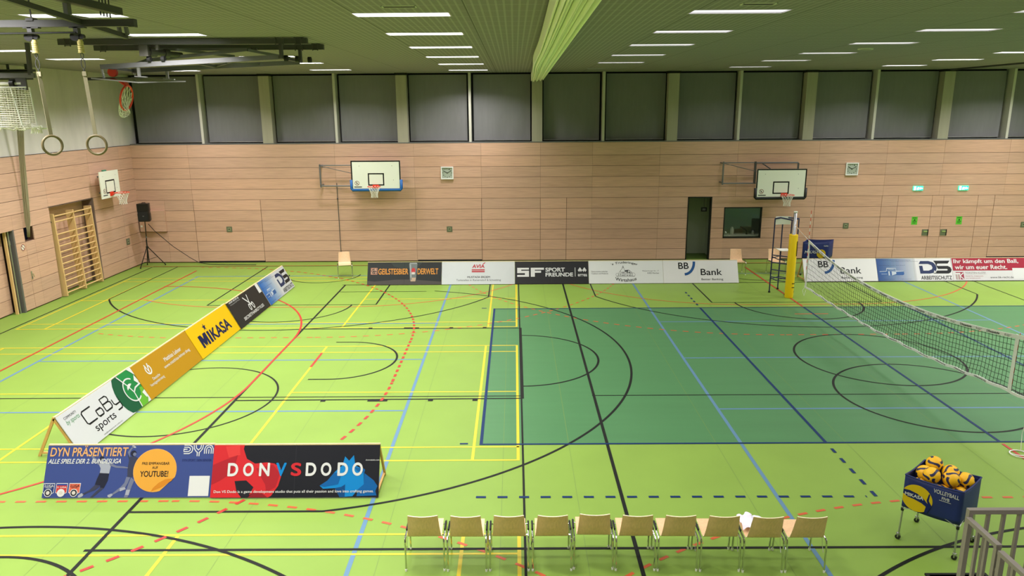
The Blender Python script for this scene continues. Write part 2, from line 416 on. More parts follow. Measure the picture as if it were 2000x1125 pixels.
# room behind door and service window
mb = MB()
mb.box((6.6, YF + 1.3, 0), (10.4, YF + 1.4, 2.7)); mb.box((6.5, YF + .2, 0), (6.6, YF + 2.3, 2.7)); mb.box((10.4, YF + .2, 0), (10.5, YF + 2.3, 2.7)); mb.box((6.5, YF + .2, 2.6), (10.5, YF + 2.3, 2.7))
mb.box((8.2, YF + .2, 0), (8.28, YF + 2.2, 2.6))
struct(mb.build('wall_back_room', M['darkroom']))
struct(MB().box((6.5, YF + .2, -.05), (10.5, YF + 2.3, .002)).build('floor_back_room', M['darkfloor']))
mb = MB(); mb.box((7.13, YF - .01, 0), (7.17, YF + .2, 2.4)); mb.box((8.0, YF - .01, 0), (8.04, YF + .2, 2.4)); mb.box((7.13, YF - .01, 2.36), (8.04, YF + .2, 2.4))
door1 = struct(mb.build('door_1', M['black']))
MB().box((7.165, YF + .2, .03), (7.21, YF + 1.05, 2.34)).build('door_leaf', M['darkroom'], door1)
t = thing('exit_sign', 'small dark hanging sign seen through the open doorway', 'sign', (7.88, YF + .5, 1.86))
MB().box((-.11, 0, -.08), (.11, .03, .08)).build('sign_box', M['black'], t); MB().box((-.06, -.004, -.04), (.06, 0, .04)).build('sign_face', M['steel'], t); MB().box((-.01, .01, .08), (.01, .02, .74)).build('hanger', M['steel'], t)
mb = MB()
for a, b in (((8.51, .83), (9.94, .87)), ((8.51, 1.965), (9.94, 2.0)), ((8.51, .83), (8.55, 2.0)), ((9.90, .83), (9.94, 2.0))):
    mb.box((a[0], YF - .012, a[1]), (b[0], YF + .1, b[1]))
win = struct(mb.build('window_1', M['black']))
MB().box((8.55, YF + .04, .87), (9.90, YF + .048, 1.965)).build('pane', M['pane'], win)
# counter and things behind the service window
t = thing('counter', 'dark counter with a pale top inside the room behind the service window', 'counter', (9.25, YF + .45, 0))
MB().box((-.75, -.2, 0), (.95, .35, .86)).build('counter_body', M['darkroom'], t); MB().box((-.75, -.22, .86), (.95, .36, .9)).build('counter_top', M['offwhite'], t)
def jar(x, y, r, h, m, name, label, cat):
    o = MB().lathe([(0, 0), (r, 0), (r, h * .75), (r * .6, h * .85), (r * .6, h), (0, h)], n=14).build(name, m, smooth=True); o.location = (x, y, .9); tag(o, label, cat)
jar(8.72, YF + .4, .07, .14, M['alu'], 'bowl', 'low metal bowl at the left end of the counter behind the service window', 'bowl')
jar(8.98, YF + .45, .075, .28, M['offwhite'], 'jug', 'tall pale jug in the middle of the counter behind the service window', 'jug')
jar(9.78, YF + .4, .08, .17, M['alu'], 'pot', 'metal pot at the right end of the counter behind the service window', 'pot')
t = thing('tap', 'dark slanting tap arm standing on the counter behind the service window', 'tap', (9.55, YF + .45, .9))
MB().tube([(0, 0, 0), (0, 0, .12), (-.05, 0, .17), (-.26, -.02, .3)], .018).build('arm', M['black'], t); MB().lathe([(.04, 0), (.04, .03), (0, .03)]).build('base', M['black'], t)

# left wall
def hole_l(u, z): return (10.63 < u < 13.05 and z < 2.83) or (u < 8.9 and u > 6.4 and z < 2.4) or (9.33 < u < 9.76 and 2.0 < z < 2.4)
rowsL = [.03, .44, .83, 1.21, 1.6, 2.0, 2.4, 2.83, 3.215, 3.6, 3.99, 4.44]
ll = [(6.4, .01), (8.9, .004), (9.33, .01), (9.76, .004), (10.63, .004), (13.05, .006), (14.85, .006), (-8, .01), (-4, .01), (0, .01), (3.2, .01)]
lu = [(10.63, .005), (13.07, .005), (15.09, .003), (8.1, .005), (5.6, .005), (-8, .01), (-4, .01), (0, .01), (3.2, .01)]
mb = MB()
mb.tone = panels(mb, lambda m, a, b, z0, z1: m.box((XL - .03, a, z0), (XL, b, z1)), rowsL, lambda z: ll if z < 2.8 else lu, -11.5, YF, hole_l)
wall_left = struct(mb.build('wall_left', M['wood']))
mb = MB()
for a, b, z0, z1 in ((-11.5, 6.4, 0, 4.44), (6.4, 9.33, 2.4, 4.44), (8.9, 9.33, 0, 2.4), (9.33, 9.76, 2.4, 4.44), (9.33, 9.76, 0, 2.0), (9.76, 10.63, 0, 4.44), (10.63, 13.05, 2.83, 4.44), (13.05, YF + .2, 0, 4.44)):
    mb.box((XL - .2, a, z0), (XL - .035, b, z1))
mb.build('panel_backing', M['groove'], wall_left)
mb = MB(); mb.box((XL - .42, 10.4, 0), (XL - .4, 13.3, 3)); mb.box((XL - .42, 9.3, 1.9), (XL - .3, 9.8, 2.5)); mb.box((XL - .42, 6.3, 0), (XL - .4, 9, 2.5)); mb.build('niche_back', M['groove'], wall_left)
mb = MB()
mb.tone = panels(mb, lambda m, a, b, z0, z1: m.box((XL - .4, a, z0), (XL - .37, b, z1)), rowsL[:8], lambda z: [], 10.4, 13.3, lambda u, z: False)
mb.build('niche_panelling', M['wood'], wall_left)
mb = MB()
mb.tone = panels(mb, lambda m, a, b, z0, z1: m.box((XL - .3, a, z0), (XL - .27, b, z1)), rowsL[:7], lambda z: [(7.2, .01)], 6.4, 8.72, lambda u, z: False)
door2 = struct(mb.build('door_2', M['wood']))
MB().box((XL - .17, 8.66, 0), (XL - .1, 8.71, 2.42)).build('door_edge', M['pine'], door2)
mb = MB().cyl((XL - .1, 8.78, 0), (XL - .1, 8.78, 2.42), .022); mb.cyl((XL - .1, 8.78, 2.0), (XL - .1, 8.78, 2.12), .035); mb.build('door_rod', M['alu'], door2)
MB().box((XL - .3, 8.84, 0), (XL + .004, 8.9, 2.42)).build('door_frame', M['steel'], door2)
mb = MB(); mb.box((XL - .37, 13.03, 0), (XL + .004, 13.08, 2.84)); mb.box((XL - .37, 10.6, 2.82), (XL, 13.05, 2.85)); mb.build('niche_jamb', M['jamb'], wall_left)
MB().box((XL - .36, 8.9, 0), (XL - .01, 8.92, 2.42)).build('niche_reveal', M['groove'], wall_left)
MB().box((XL - .3, YB, 4.44), (XL - .02, YF + .6, 7.1)).build('concrete', M['concrete'], wall_left)
MB().box((XL - .05, -11.5, 4.432), (XL + .004, YF, 4.446)).build('shadow_joint', M['black_gap'], wall_left)
# the other walls close the hall behind the camera and far to the right
struct(MB().box((XR, YB, 0), (XR + .2, YF + .5, 7.1)).build('wall_right', M['concrete']))
struct(MB().box((XL - .5, YB - .2, 0), (XR + .2, YB, 7.1)).build('wall_near', M['concrete']))
struct(MB().box((XL, YB, 3.8), (XR, -10.4, 4.0)).build('floor_gallery', M['concrete']))
mb = MB().box((3.96, -10.4, 1.56), (7.6, -6.88, 1.70)); mb.box((4.02, -10.3, 0), (7.5, -6.95, 1.56)); struct(mb.build('floor_stair_landing', M['concrete']))

# window band, columns, blinds
band = struct(MB().box((XL, YF + .5, 4.3), (XR, YF + .55, 7.1)).build('wall_far_upper', M['black_gap']))
struct(MB().box((XL, YF - .005, 4.44), (XR, YF + .5, 4.475)).build('trim_1', M['steel']))
for i, x in enumerate((-8.43, -3.46, 1.475, 6.43, 11.41, 16.36, 21.3, 26.25)):
    o = MB().box((x - .19, YF - .0, 4.475), (x + .19, YF + .5, 6.86)).build('column_%d' % (i + 1), mat('column_concrete', (168, 162, 146), .75, noise=.08, scale=2, stretch=(3, 3, .3))); struct(o)
    MB().box((x - .22, YF - .02, 6.86), (x + .22, YF + .5, 6.94)).build('column_shadow_gap', M['black_gap'], o)  # shadow gap above the column, its shade given as a solid black block
MUL = (-10.84, -5.9, -.98, 3.906, 8.865, 13.8, 18.72, 23.7)
for i, x in enumerate(MUL):
    struct(MB().box((x - .045, YF + .02, 4.475), (x + .045, YF + .5, 6.94)).build('trim_%d' % (i + 2), mat('mullion_paint', (196, 192, 182), .5)))
edges = [(-13.4, -10.93), (-10.75, -8.64), (-8.22, -5.99), (-5.81, -3.67), (-3.25, -1.07), (-.89, 1.265), (1.685, 3.816), (3.996, 6.22), (6.64, 8.775), (8.955, 11.2), (11.62, 13.71), (13.89, 16.15), (16.57, 18.63), (18.81, 21.09)]
ordn = ['first', 'second', 'third', 'fourth', 'fifth', 'sixth', 'seventh', 'eighth', 'ninth', 'tenth', 'eleventh', 'twelfth', 'thirteenth', 'fourteenth']
for i, (a, b) in enumerate(edges):
    where = {0: 'in the left corner of the hall', 13: 'at the right edge of the picture'}.get(i, ordn[i] + ' from the left along the far wall')
    t = thing('roller_blind', 'drawn grey roller blind, ' + where, 'blind', ((a + b) / 2, YF + .33, 4.48), 0, 'grey roller blinds over the high windows')
    h = (b - a) / 2 - .03; ph = random.uniform(0, 6)
    def f(u, v, h=h, ph=ph):
        x = lerp(-h, h, u); zz = lerp(.05, 2.4, v)
        fold = math.sin(u * 7 + v * 3.0 + ph) * .02 + math.sin(u * 15 - v * 4 + ph * 2) * .009
        return (x, fold * (1 - .5 * v) * min(1, 8 * u * (1 - u)), zz)
    mb = MB(); mb.grid(f, 40, 12); mb.build('fabric', M['blind'], t, smooth=True)
    MB().box((-h, -.012, .03), (h, .012, .055)).build('bottom_bar', M['alu'], t)

# ceiling with openings for the lights
COLX = [-10.42, -5.42, -.92, 3.76, 8.42, 13.42, 18.3, 23.2, 28.0]
ROWY = {0: [4.9, 7.68, 10.35, 13.6], 1: [-1.03, 1.7, 4.6, 7.25, 9.95, 13.65], 2: [-.87, 1.87, 4.8, 7.82, 10.95, 14.45], 3: [-.94, 1.82, 4.6, 7.65, 10.75, 13.95],
        4: [-.8, 1.87, 4.57, 7.43, 10.35, 13.65], 5: [-.9, 1.9, 4.7, 7.66, 10.5, 13.5], 6: [-.9, 1.9, 4.7, 7.66, 10.5, 13.5], 7: [-.9, 4.7, 10.5], 8: [-.9, 4.7, 10.5]}
ROWY[0] = [-1.0, 1.8] + ROWY[0]
LW, LD = 1.36, .42
near_rows = [-9.7, -6.75, -3.85]
spots = [(ci, y) for ci in range(9) for y in near_rows + ROWY[ci]]
mb = MB()
def ceil_strip(x0, x1, ys):
    y = YB
    for c in ys: mb.box((x0, y, ZC), (x1, c - LD / 2, ZC + .02)); y = c + LD / 2
    mb.box((x0, y, ZC), (x1, YF + .5, ZC + .02))
x = XL - .1
for ci in range(9):
    mb.box((x, YB, ZC), (COLX[ci] - LW / 2, YF + .5, ZC + .02)); ceil_strip(COLX[ci] - LW / 2, COLX[ci] + LW / 2, sorted(near_rows + ROWY[ci])); x = COLX[ci] + LW / 2
mb.box((x, YB, ZC), (XR, YF + .5, ZC + .02))
def ceiling_mat():
    m = mat('ceiling_slats', (140, 136, 134), .75); nt = m.node_tree; b = nt.nodes['Principled BSDF']
    tc = nt.nodes.new('ShaderNodeTexCoord'); sp = nt.nodes.new('ShaderNodeSeparateXYZ'); nt.links.new(tc.outputs['Object'], sp.inputs[0])
    def wave(sock, period, duty):
        a = nt.nodes.new('ShaderNodeMath'); a.operation = 'DIVIDE'; a.inputs[1].default_value = period; nt.links.new(sp.outputs[sock], a.inputs[0])
        f = nt.nodes.new('ShaderNodeMath'); f.operation = 'FRACT'; nt.links.new(a.outputs[0], f.inputs[0])
        g = nt.nodes.new('ShaderNodeMath'); g.operation = 'LESS_THAN'; g.inputs[1].default_value = duty; nt.links.new(f.outputs[0], g.inputs[0]); return g.outputs[0]
    s1 = wave('X', .10, .28); s2 = wave('X', 1.56, .012); s3 = wave('Y', .62, .03)
    def mixc(f, c1, c2):
        x = nt.nodes.new('ShaderNodeMix'); x.data_type = 'RGBA'; nt.links.new(f, x.inputs[0])
        if isinstance(c1, tuple): x.inputs[6].default_value = (*lin(c1), 1)
        else: nt.links.new(c1, x.inputs[6])
        x.inputs[7].default_value = (*lin(c2), 1); return x.outputs[2]
    c = mixc(s1, (128, 124, 126), (150, 146, 146)); c = mixc(s3, c, (162, 158, 158)); c = mixc(s2, c, (84, 82, 82))
    nt.links.new(c, b.inputs['Base Color']); return m
ceiling = struct(mb.build('ceiling', ceiling_mat()))
struct(MB().box((XL - .1, YB, ZC + .12), (XR, YF + .5, ZC + .2)).build('ceiling_upper', M['concrete']))
def lamp_mat(name, s):
    m = bpy.data.materials.new(name); m.use_nodes = True; nt = m.node_tree; nt.nodes.remove(nt.nodes['Principled BSDF'])
    e = nt.nodes.new('ShaderNodeEmission'); e.inputs[0].default_value = (*LAMP_COL, 1); e.inputs[1].default_value = s
    nt.links.new(e.outputs[0], nt.nodes['Material Output'].inputs[0]); return m
LM = [lamp_mat('lamp_%d' % i, 2.6 * d) for i, d in enumerate(LAMP_DIM)]; OFF = mat('lamp_off', (150, 150, 150), .4)
LL = []
for d in LAMP_DIM:
    l = bpy.data.lights.new('lamp', 'AREA'); l.shape = 'RECTANGLE'; l.size = LW - .06; l.size_y = LD - .06; l.energy = LAMP_W * d; l.color = LAMP_COL; l.spread = math.radians(138); LL.append(l)
colname = ['by the left wall', 'second line left of the rolled curtain', 'just left of the rolled curtain', 'just right of the rolled curtain', 'second line right of the rolled curtain',
           'third line right of the rolled curtain', 'fourth line right of the rolled curtain', 'fifth line right of the rolled curtain', 'by the right wall']
rown = ['ninth from the windows', 'eighth from the windows', 'seventh from the windows', 'sixth from the windows', 'fifth from the windows', 'fourth from the windows', 'third from the windows', 'second from the windows', 'nearest the windows']
protos = {}
for ci in range(9):
    for k, y in enumerate(near_rows + ROWY[ci]):
        n = len(ROWY[ci]) + 3
        lab = 'recessed ceiling light, %s, %s' % (colname[ci], rown[9 - n + k])
        side = 'off' if (ci == 3 and k == 8) else ci
        if side not in protos:
            t = thing('ceiling_light', lab, 'ceiling light', (0, 0, 0), 0, 'recessed ceiling lights'); protos[side] = t
            a, b = LW / 2, LD / 2; mb = MB()
            for p, q in (((-a, -b, 0), (a, -b + .02, .03)), ((-a, b - .02, 0), (a, b, .03)), ((-a, -b + .02, 0), (-a + .02, b - .02, .03)), ((a - .02, -b + .02, 0), (a, b - .02, .03))): mb.box(p, q)
            mb.build('frame', M['alu'], t)
            MB().box((-a + .02, -b + .02, .016), (a - .02, b - .02, .026)).build('diffuser', OFF if side == 'off' else LM[ci], t)
            if side != 'off': lo = bpy.data.objects.new('lamp', LL[ci]); C.objects.link(lo); lo.parent = t; lo.location = (0, 0, .012)
            t.location = (COLX[ci], y, ZC)
        else: dup(protos[side], (COLX[ci], y, ZC), 0, lab)
# thin slots and small ceiling fittings
struct(MB().box((16.3, -8, ZC - .05), (16.42, YF, ZC)).build('trim_20', M['dsteel']))
t = thing('ceiling_speaker', 'round ceiling loudspeaker grille right of the rolled curtain', 'speaker', (8.7, 6.0, ZC))
MB().lathe([(.0, -.02), (.13, -.02), (.15, 0)], n=24).build('grille', M['dsteel'], t); MB().lathe([(.15, -.001), (.15, -.025), (.165, -.025), (.17, 0)], n=24).build('rim', M['offwhite'], t)
for x, y, lab in ((-.83, -1.75, 'small ceiling grille left of the rolled curtain'), (3.77, -1.75, 'small ceiling grille right of the rolled curtain')):
    t = thing('ceiling_vent', lab, 'vent', (x, y, ZC)); mb = MB()
    for k in range(6): mb.box((-.2, -.07 + k * .025, -.008), (.2, -.06 + k * .025, 0))
    mb.build('slats', M['dsteel'], t); mb = MB()
    for p, q in (((-.22, -.09), (.22, -.075)), ((-.22, .075), (.22, .09)), ((-.22, -.09), (-.205, .09)), ((.205, -.09), (.22, .09))): mb.box((p[0], p[1], -.01), (q[0], q[1], 0))
    mb.build('frame', M['offwhite'], t)
# the rolled-up dividing curtain
t = thing('dividing_curtain', 'pale green dividing curtain gathered in long folds under the ceiling', 'curtain', (1.2, -6, ZC))
def cc(u, v):
    y = lerp(-3.5, 21.7, v); cx = lerp(0, .27, v); k = u * 10
    x = lerp(-.23, .22, u) + cx
    q = (k % 1) if u < 1 else 1.0; f = 0 if (q < .07 or q > .93) else 1
    bulge = -.05 * math.exp(-((v - .62) / .12) ** 2) * (1 - u)
    zb = lerp(-.36, -.30, u) + .03 * math.sin(k * 2.3)
    return (x + bulge, y, (zb + .05 * (2 * q - 1) ** 2) if f else -.10)
mb = MB(); mb.grid(cc, 200, 26); mb.build('folds', M['curtain'], t)
MB().bar((-.02, -3.5, -.04), (.27, 21.7, -.04), .4, .07).build('housing', M['dsteel'], t)

# ------------------------------------------------------------------ advertising boards (A-frames)
BH, BT, BB = .72, .37, .37             # height, lean of the face, reach of the rear leg behind the ridge
def board(x, y, rz, W, base, label, group, draw, legs=(0, 1)):
    t = thing('advertising_board', label, 'advertising board', (x, y, 0), rz, group)
    v = Vector((0, BT, BH)); H = v.length; v.normalize(); n = Vector((1, 0, 0)).cross(v)
    th = .012; a = Vector((.004, 0, .02)); W0 = W - .008
    p = [a, a + Vector((W0, 0, 0)), a + Vector((W0, 0, 0)) + v * (H - .02), a + v * (H - .02)]
    MB().add(p + [q - n * th for q in p], [(0, 1, 2, 3), (7, 6, 5, 4), (0, 4, 5, 1), (1, 5, 6, 2), (2, 6, 7, 3), (3, 7, 4, 0)]).build('panel', col(base, .45), t)
    top = v * H
    mb = MB().bar(top + Vector((.004, .0, -.012)), top + Vector((W - .004, .0, -.012)), .036, .022); mb.build('ridge_rail', M['ridge'], t)
    for k in legs:
        xx = .03 if k == 0 else W - .03
        MB().bar(Vector((xx, .012, .0)) - n * .035, top + Vector((xx, 0, -.03)) - n * .035, .045, .03, up=(1, 0, 0)).build('front_leg', M['pinedark'], t)
        MB().bar((xx, BT + BB, .0), top + Vector((xx, .02, -.02)), .045, .03, up=(1, 0, 0)).build('rear_leg', M['pinedark'], t)
        MB().bar((xx, .06, .06), (xx, BT + BB - .03, .06), .03, .03).build('stretcher', M['pinedark'], t)
    A = Art(p[0], (1, 0, 0), v, W0, H - .02); draw(A); A.finish(t)
    return t
INK, WHT = (30, 30, 34), (240, 240, 240)
def d_plain_seam(A, c):
    A.rect('panel_joint', c, .497, 0, .4995, 1, 1)
def d_dyn(A):
    U = lambda x: (x - 45) / 1900; V = lambda y: (670 - y) / 628
    def P(part, c, pts, lv=2): A.poly(part, c, [(U(x), V(y)) for x, y in pts], lv)
    g1, g2, g3, g4 = (176, 180, 196), (62, 66, 92), (120, 126, 156), (36, 40, 64)
    # left player
    k = 'player_picture'
    P(k, g1, [(640, 270), (690, 240), (760, 262), (785, 300), (775, 390), (668, 385), (672, 330)])
    P(k, g3, [(640, 290), (600, 250), (545, 185), (562, 180), (625, 230), (690, 245)]); P(k, g3, [(775, 265), (850, 300), (935, 308), (985, 318), (980, 330), (930, 328), (840, 322), (772, 296)])
    A.disc(k, g4, U(672), V(212), .035, 2)
    P(k, g4, [(668, 380), (775, 388), (770, 470), (735, 560), (690, 552), (690, 530), (628, 518), (645, 450)])
    P(k, g2, [(632, 520), (690, 535), (640, 580), (560, 612), (510, 640), (500, 622), (570, 585)]); P(k, g2, [(694, 552), (735, 560), (680, 610), (620, 668), (590, 668), (640, 610)])
    P(k, g1, [(455, 640), (490, 615), (518, 630), (500, 655), (470, 668), (450, 662)])
    # right player
    P(k, g2, [(955, 150), (985, 195), (1040, 190), (1100, 215), (1085, 250), (1062, 320), (1075, 390), (1040, 435), (985, 430), (978, 330), (985, 235)])
    P(k, g3, [(960, 140), (985, 100), (1010, 70), (1024, 78), (1000, 110), (985, 150), (992, 205)]); A.disc(k, g4, U(1028), V(155), .045, 2); A.disc(k, g3, U(1042), V(165), .026, 3)
    P(k, g1, [(1000, 72), (1010, 52), (1045, 72), (1050, 92), (1015, 88)])
    P(k, g3, [(975, 430), (1020, 436), (1000, 500), (978, 550), (905, 600), (842, 640), (835, 622), (925, 545), (960, 500)]); P(k, g3, [(1030, 436), (1070, 470), (1048, 540), (1025, 640), (1010, 668), (972, 668), (990, 590), (1010, 500)])
    P(k, g1, [(915, 560), (970, 548), (985, 572), (920, 598)], 3); P(k, g1, [(990, 580), (1035, 580), (1025, 640), (984, 640)], 3); P(k, g1, [(785, 640), (830, 622), (845, 640), (815, 668), (790, 662)])
    A.text('headline', (244, 182, 116), 'DYN PRÄSENTIERT', U(78), V(188), U(960), V(58), .025, .004, 4)
    A.text('subtitle', WHT, 'ALLE SPIELE DER 2. BUNDESLIGA', U(66), V(272), U(895), V(216), .025, .006, 4)
    s = 'round_sticker'
    pts = []
    for i in range(40):
        a = 2 * PI * i / 40; x = 1292 + 243 * math.cos(a); y = 355 - 250 * math.sin(a)
        if not (-1.16 < a - 2 * PI < -.42): pts.append((x, y))
    P(s, (248, 188, 128), [(1292 + (x - 1292) * 1.015, 355 + (y - 355) * 1.015) for x, y in pts], 3); P(s, (247, 176, 64), pts, 4)
    P(s, (226, 142, 36), [(1270, 602), (1290, 560), (1350, 500), (1420, 460), (1512, 448), (1490, 478), (1400, 545)], 5)
    A.text('sticker_lettering', INK, 'FREI EMPFANGBAR', U(1140), V(290), U(1452), V(258), .015, 0, 6); A.text('sticker_lettering', INK, 'AUF', U(1258), V(338), U(1324), V(308), .015, 0, 6)
    A.text('sticker_lettering', INK, 'YOUTUBE!', U(1128), V(430), U(1448), V(362), .025, 0, 6)
    L = 'logo'
    def S(pts, w=.013): A.stroke(L, WHT, [(U(x), V(y)) for x, y in pts], w, 3)
    for k in (0, 22, 44):
        pass
    S([(1600, 60), (1660, 60), (1690, 78), (1700, 110), (1690, 142), (1660, 160), (1600, 160)]); S([(1600, 85), (1650, 85), (1668, 95), (1674, 110), (1668, 126), (1650, 136), (1600, 136), (1600, 108), (1640, 108)])
    S([(1712, 58), (1716, 100), (1740, 135), (1755, 145), (1755, 192)]); S([(1735, 58), (1740, 95), (1765, 118), (1790, 95), (1795, 58)]); S([(1818, 58), (1812, 100), (1790, 135), (1777, 145), (1777, 192)])
    S([(1836, 162), (1836, 105), (1850, 72), (1885, 58), (1918, 72), (1934, 105), (1934, 162)]); S([(1858, 162), (1858, 108), (1870, 88), (1885, 82), (1902, 88), (1912, 108), (1912, 162)]); S([(1885, 162), (1885, 108)])
    A.text('slogan', (30, 44, 110), 'DYN SPORT. DEIN SENDER', U(1592), V(252), U(1925), V(224), .01, 0, 3)
    A.rect('white_patch', WHT, U(1692), V(656), U(1922), V(422), 3)
    for i, (x, c1, tx, sub, tc) in enumerate(((48, (40, 62, 124), '2.LIGA', 'MÄNNER', WHT), (194, (216, 60, 60), '3. LIGA', 'FRAUEN', WHT), (340, (238, 112, 84), '2.LIGA', 'FRAUEN', INK))):
        e = 'league_badge'
        P(e, WHT, [(x, 500), (x + 130, 500), (x + 126, 612), (x + 65, 640), (x, 612)], 2); P(e, c1, [(x + 5, 507), (x + 125, 507), (x + 121, 607), (x + 65, 632), (x + 5, 607)], 3)
        if i == 1: P(e, (50, 70, 150), [(x + 5, 507), (x + 125, 507), (x + 125, 526), (x + 5, 526)], 4)
        A.text(e, tc, tx, U(x + 14), V(544 if i != 1 else 556), U(x + 118), V(516 if i != 1 else 538), .02, 0, 5)
        if i != 1: A.text(e, tc, sub, U(x + 30), V(558), U(x + 100), V(548), .01, 0, 5)
        A.disc(e, WHT, U(x + 62), V(612), .058, 5); A.disc(e, (40, 44, 60) if i != 1 else WHT, U(x + 62), V(612), .048, 6); A.disc(e, (226, 220, 210), U(x + 62), V(612), .028, 7)
def d_don(A):
    # coordinates measured over the board: x 0..1300, y 0..435 (down)
    U = lambda x: x / 1300; V = lambda y: 1 - y / 435
    def P(part, c, pts, lv=2): A.poly(part, c, [(U(x), V(y)) for x, y in pts], lv)
    r1, r2, r3 = (226, 40, 48), (188, 30, 44), (150, 24, 38)
    b = 'red_emblem'
    P(b, r1, [(0, 0), (240, 0), (232, 40), (262, 120), (330, 160), (420, 150), (480, 160), (530, 195), (540, 260), (520, 340), (470, 420), (445, 432), (400, 400), (330, 395), (270, 432), (0, 432)])
    P(b, r2, [(0, 170), (90, 130), (190, 90), (160, 230), (60, 300), (0, 330)], 3); P(b, r2, [(340, 200), (470, 170), (530, 240), (500, 350), (430, 390), (420, 330)], 3); P(b, (240, 62, 62), [(90, 20), (200, 10), (210, 90), (120, 110)], 3)
    P(b, r3, [(330, 395), (400, 400), (445, 432), (290, 432)], 3)
    P(b, (34, 34, 46), [(180, 300), (270, 295), (330, 350), (290, 432), (240, 432), (200, 380)], 4)
    w = 'blue_emblem'
    b1, b2, b3 = (0, 142, 222), (0, 100, 176), (0, 76, 140)
    P(w, b1, [(1010, 180), (1030, 105), (1062, 140), (1098, 95), (1112, 180), (1190, 215), (1180, 240), (1184, 330), (1140, 370), (1100, 425), (1000, 432), (960, 360), (870, 365), (842, 340), (900, 300), (950, 235), (985, 200)])
    P(w, b2, [(1184, 240), (1260, 300), (1290, 345), (1275, 385), (1285, 420), (1130, 425), (1140, 370), (1184, 330)], 2); P(w, b2, [(950, 235), (1010, 240), (985, 330), (880, 350), (842, 340), (900, 300)], 3); P(w, b3, [(1040, 330), (1040, 432), (1000, 432), (960, 360), (1010, 350)], 3)
    P(w, b2, [(1100, 190), (1180, 205), (1190, 215), (1184, 240), (1130, 225)], 3)
    for ch, x, c in (('D', 120, WHT), ('O', 240, WHT), ('N', 365, WHT), ('V', 495, (0, 142, 222)), ('S', 612, (222, 40, 50)), ('D', 728, WHT), ('O', 845, WHT), ('D', 975, WHT), ('O', 1090, WHT)):
        A.text(b if False else 'lettering', c, ch, U(x), V(262), U(x + 82), V(154), .05, .0, 5, grp='DON' if x < 450 else 'VS' if x < 700 else 'DODO')
    A.text('tagline', WHT, 'Don VS Dodo is a game development studio that puts all their passion and love into crafting games.', U(25), V(402), U(1262), V(374), .012, 0, 5)
    A.text('web_address', WHT, 'donvsdodo.com', U(1192), V(140), U(1298), V(128), .012, 0, 5)
    A.rect('panel_joint', (60, 60, 70), .495, 0, .497, 1, 2)
def d_coby(A):
    U = lambda x: x; V = lambda y: y
    e = 'round_emblem'
    cx, cy = .865, .5
    def circ(r, a0, a1, n=24): return [(cx + r / A.W * math.cos(lerp(a0, a1, k / n)), cy + r / A.H * math.sin(lerp(a0, a1, k / n))) for k in range(n + 1)]
    def clip(p): return [(min(a, .999), max(.004, min(b, .996))) for a, b in p]
    A.poly(e, (28, 98, 64), clip(circ(.52, 0, 2 * PI)), 2)
    A.poly(e, (36, 148, 76), clip(circ(.52, -.35, 1.9) + [(cx - .04, .62), (cx + .02, .35)]), 3)
    A.poly(e, (112, 190, 56), clip([(cx - .015, .0), (cx + .005, .42), (cx + .06, .47), (.999, .42), (.999, .0)]), 4)
    A.poly(e, (36, 140, 74), circ(.235, 0, 2 * PI), 5); A.arc(e, WHT, cx, cy, .235, .9, 5.3, .028, 6)
    A.stroke(e, WHT, [(cx - .085, .97), (cx - .02, .62), (cx + .005, .42), (cx - .01, .02)], .028, 7); A.stroke(e, WHT, [(cx + .005, .42), (cx + .05, .5), (.998, .52)], .03, 7)
    A.poly(e, WHT, circ(.13, .9, 2.9), 8); A.poly(e, WHT, clip([(.95, .66), (.985, .78), (.998, .6), (.985, .5)]), 8); A.poly(e, WHT, clip([(.955, .3), (.998, .33), (.998, .12), (.97, .14)]), 8)
    A.poly(e, WHT, [(.999, .99), (.94, .99), (.97, .88), (.999, .76)], 9); A.poly(e, WHT, [(.999, .01), (.95, .01), (.98, .1), (.999, .2)], 9)
    L = 'lettering'
    def S(p, w=.028): A.stroke(L, INK, p, w, 2)
    S([(.345, .76), (.24, .76), (.225, .72), (.225, .48), (.24, .44), (.345, .44)])
    S([(.37, .6), (.37, .48), (.38, .44), (.43, .44), (.44, .48), (.44, .56), (.43, .6), (.37, .6)])
    S([(.47, .44), (.47, .76), (.54, .76), (.555, .72), (.555, .65), (.54, .615), (.47, .615)]); S([(.54, .615), (.56, .58), (.56, .48), (.545, .44), (.47, .44)])
    S([(.585, .6), (.585, .48), (.6, .44), (.655, .44)]); S([(.66, .6), (.66, .34), (.645, .3), (.59, .3)])
    A.text(L, INK, 'sports', .265, .14, .53, .34, .01, 0, 2)
    A.text('small_print', (90, 92, 96), 'COMMUNITY', .055, .82, .2, .88, .01, 0, 2); A.text('small_print', (120, 176, 130), 'by sports', .05, .66, .2, .8, .01, .01, 2)
    A.text('small_print', (120, 120, 124), 'info@cobysports.de | coby.com', .3, .03, .56, .075, .005, 0, 2)
def d_gold(A):
    e = 'round_emblem'
    A.arc(e, WHT, .19, .68, .095, 1.9, 7.1, .034, 2); A.stroke(e, WHT, [(.165, .84), (.185, .62), (.215, .84)], .034, 3)
    A.text('lettering', WHT, 'Deutsche', .17, .37, .29, .45, .012, 0, 2); A.text('lettering', WHT, 'Vermögensberatung', .09, .24, .33, .34, .012, 0, 2)
    A.text('lettering', WHT, 'Matthias Lehner', .46, .58, .78, .70, .02, 0, 2); A.text('lettering', WHT, 'www.matthias-lehner.dvag', .40, .40, .90, .52, .008, 0, 2)
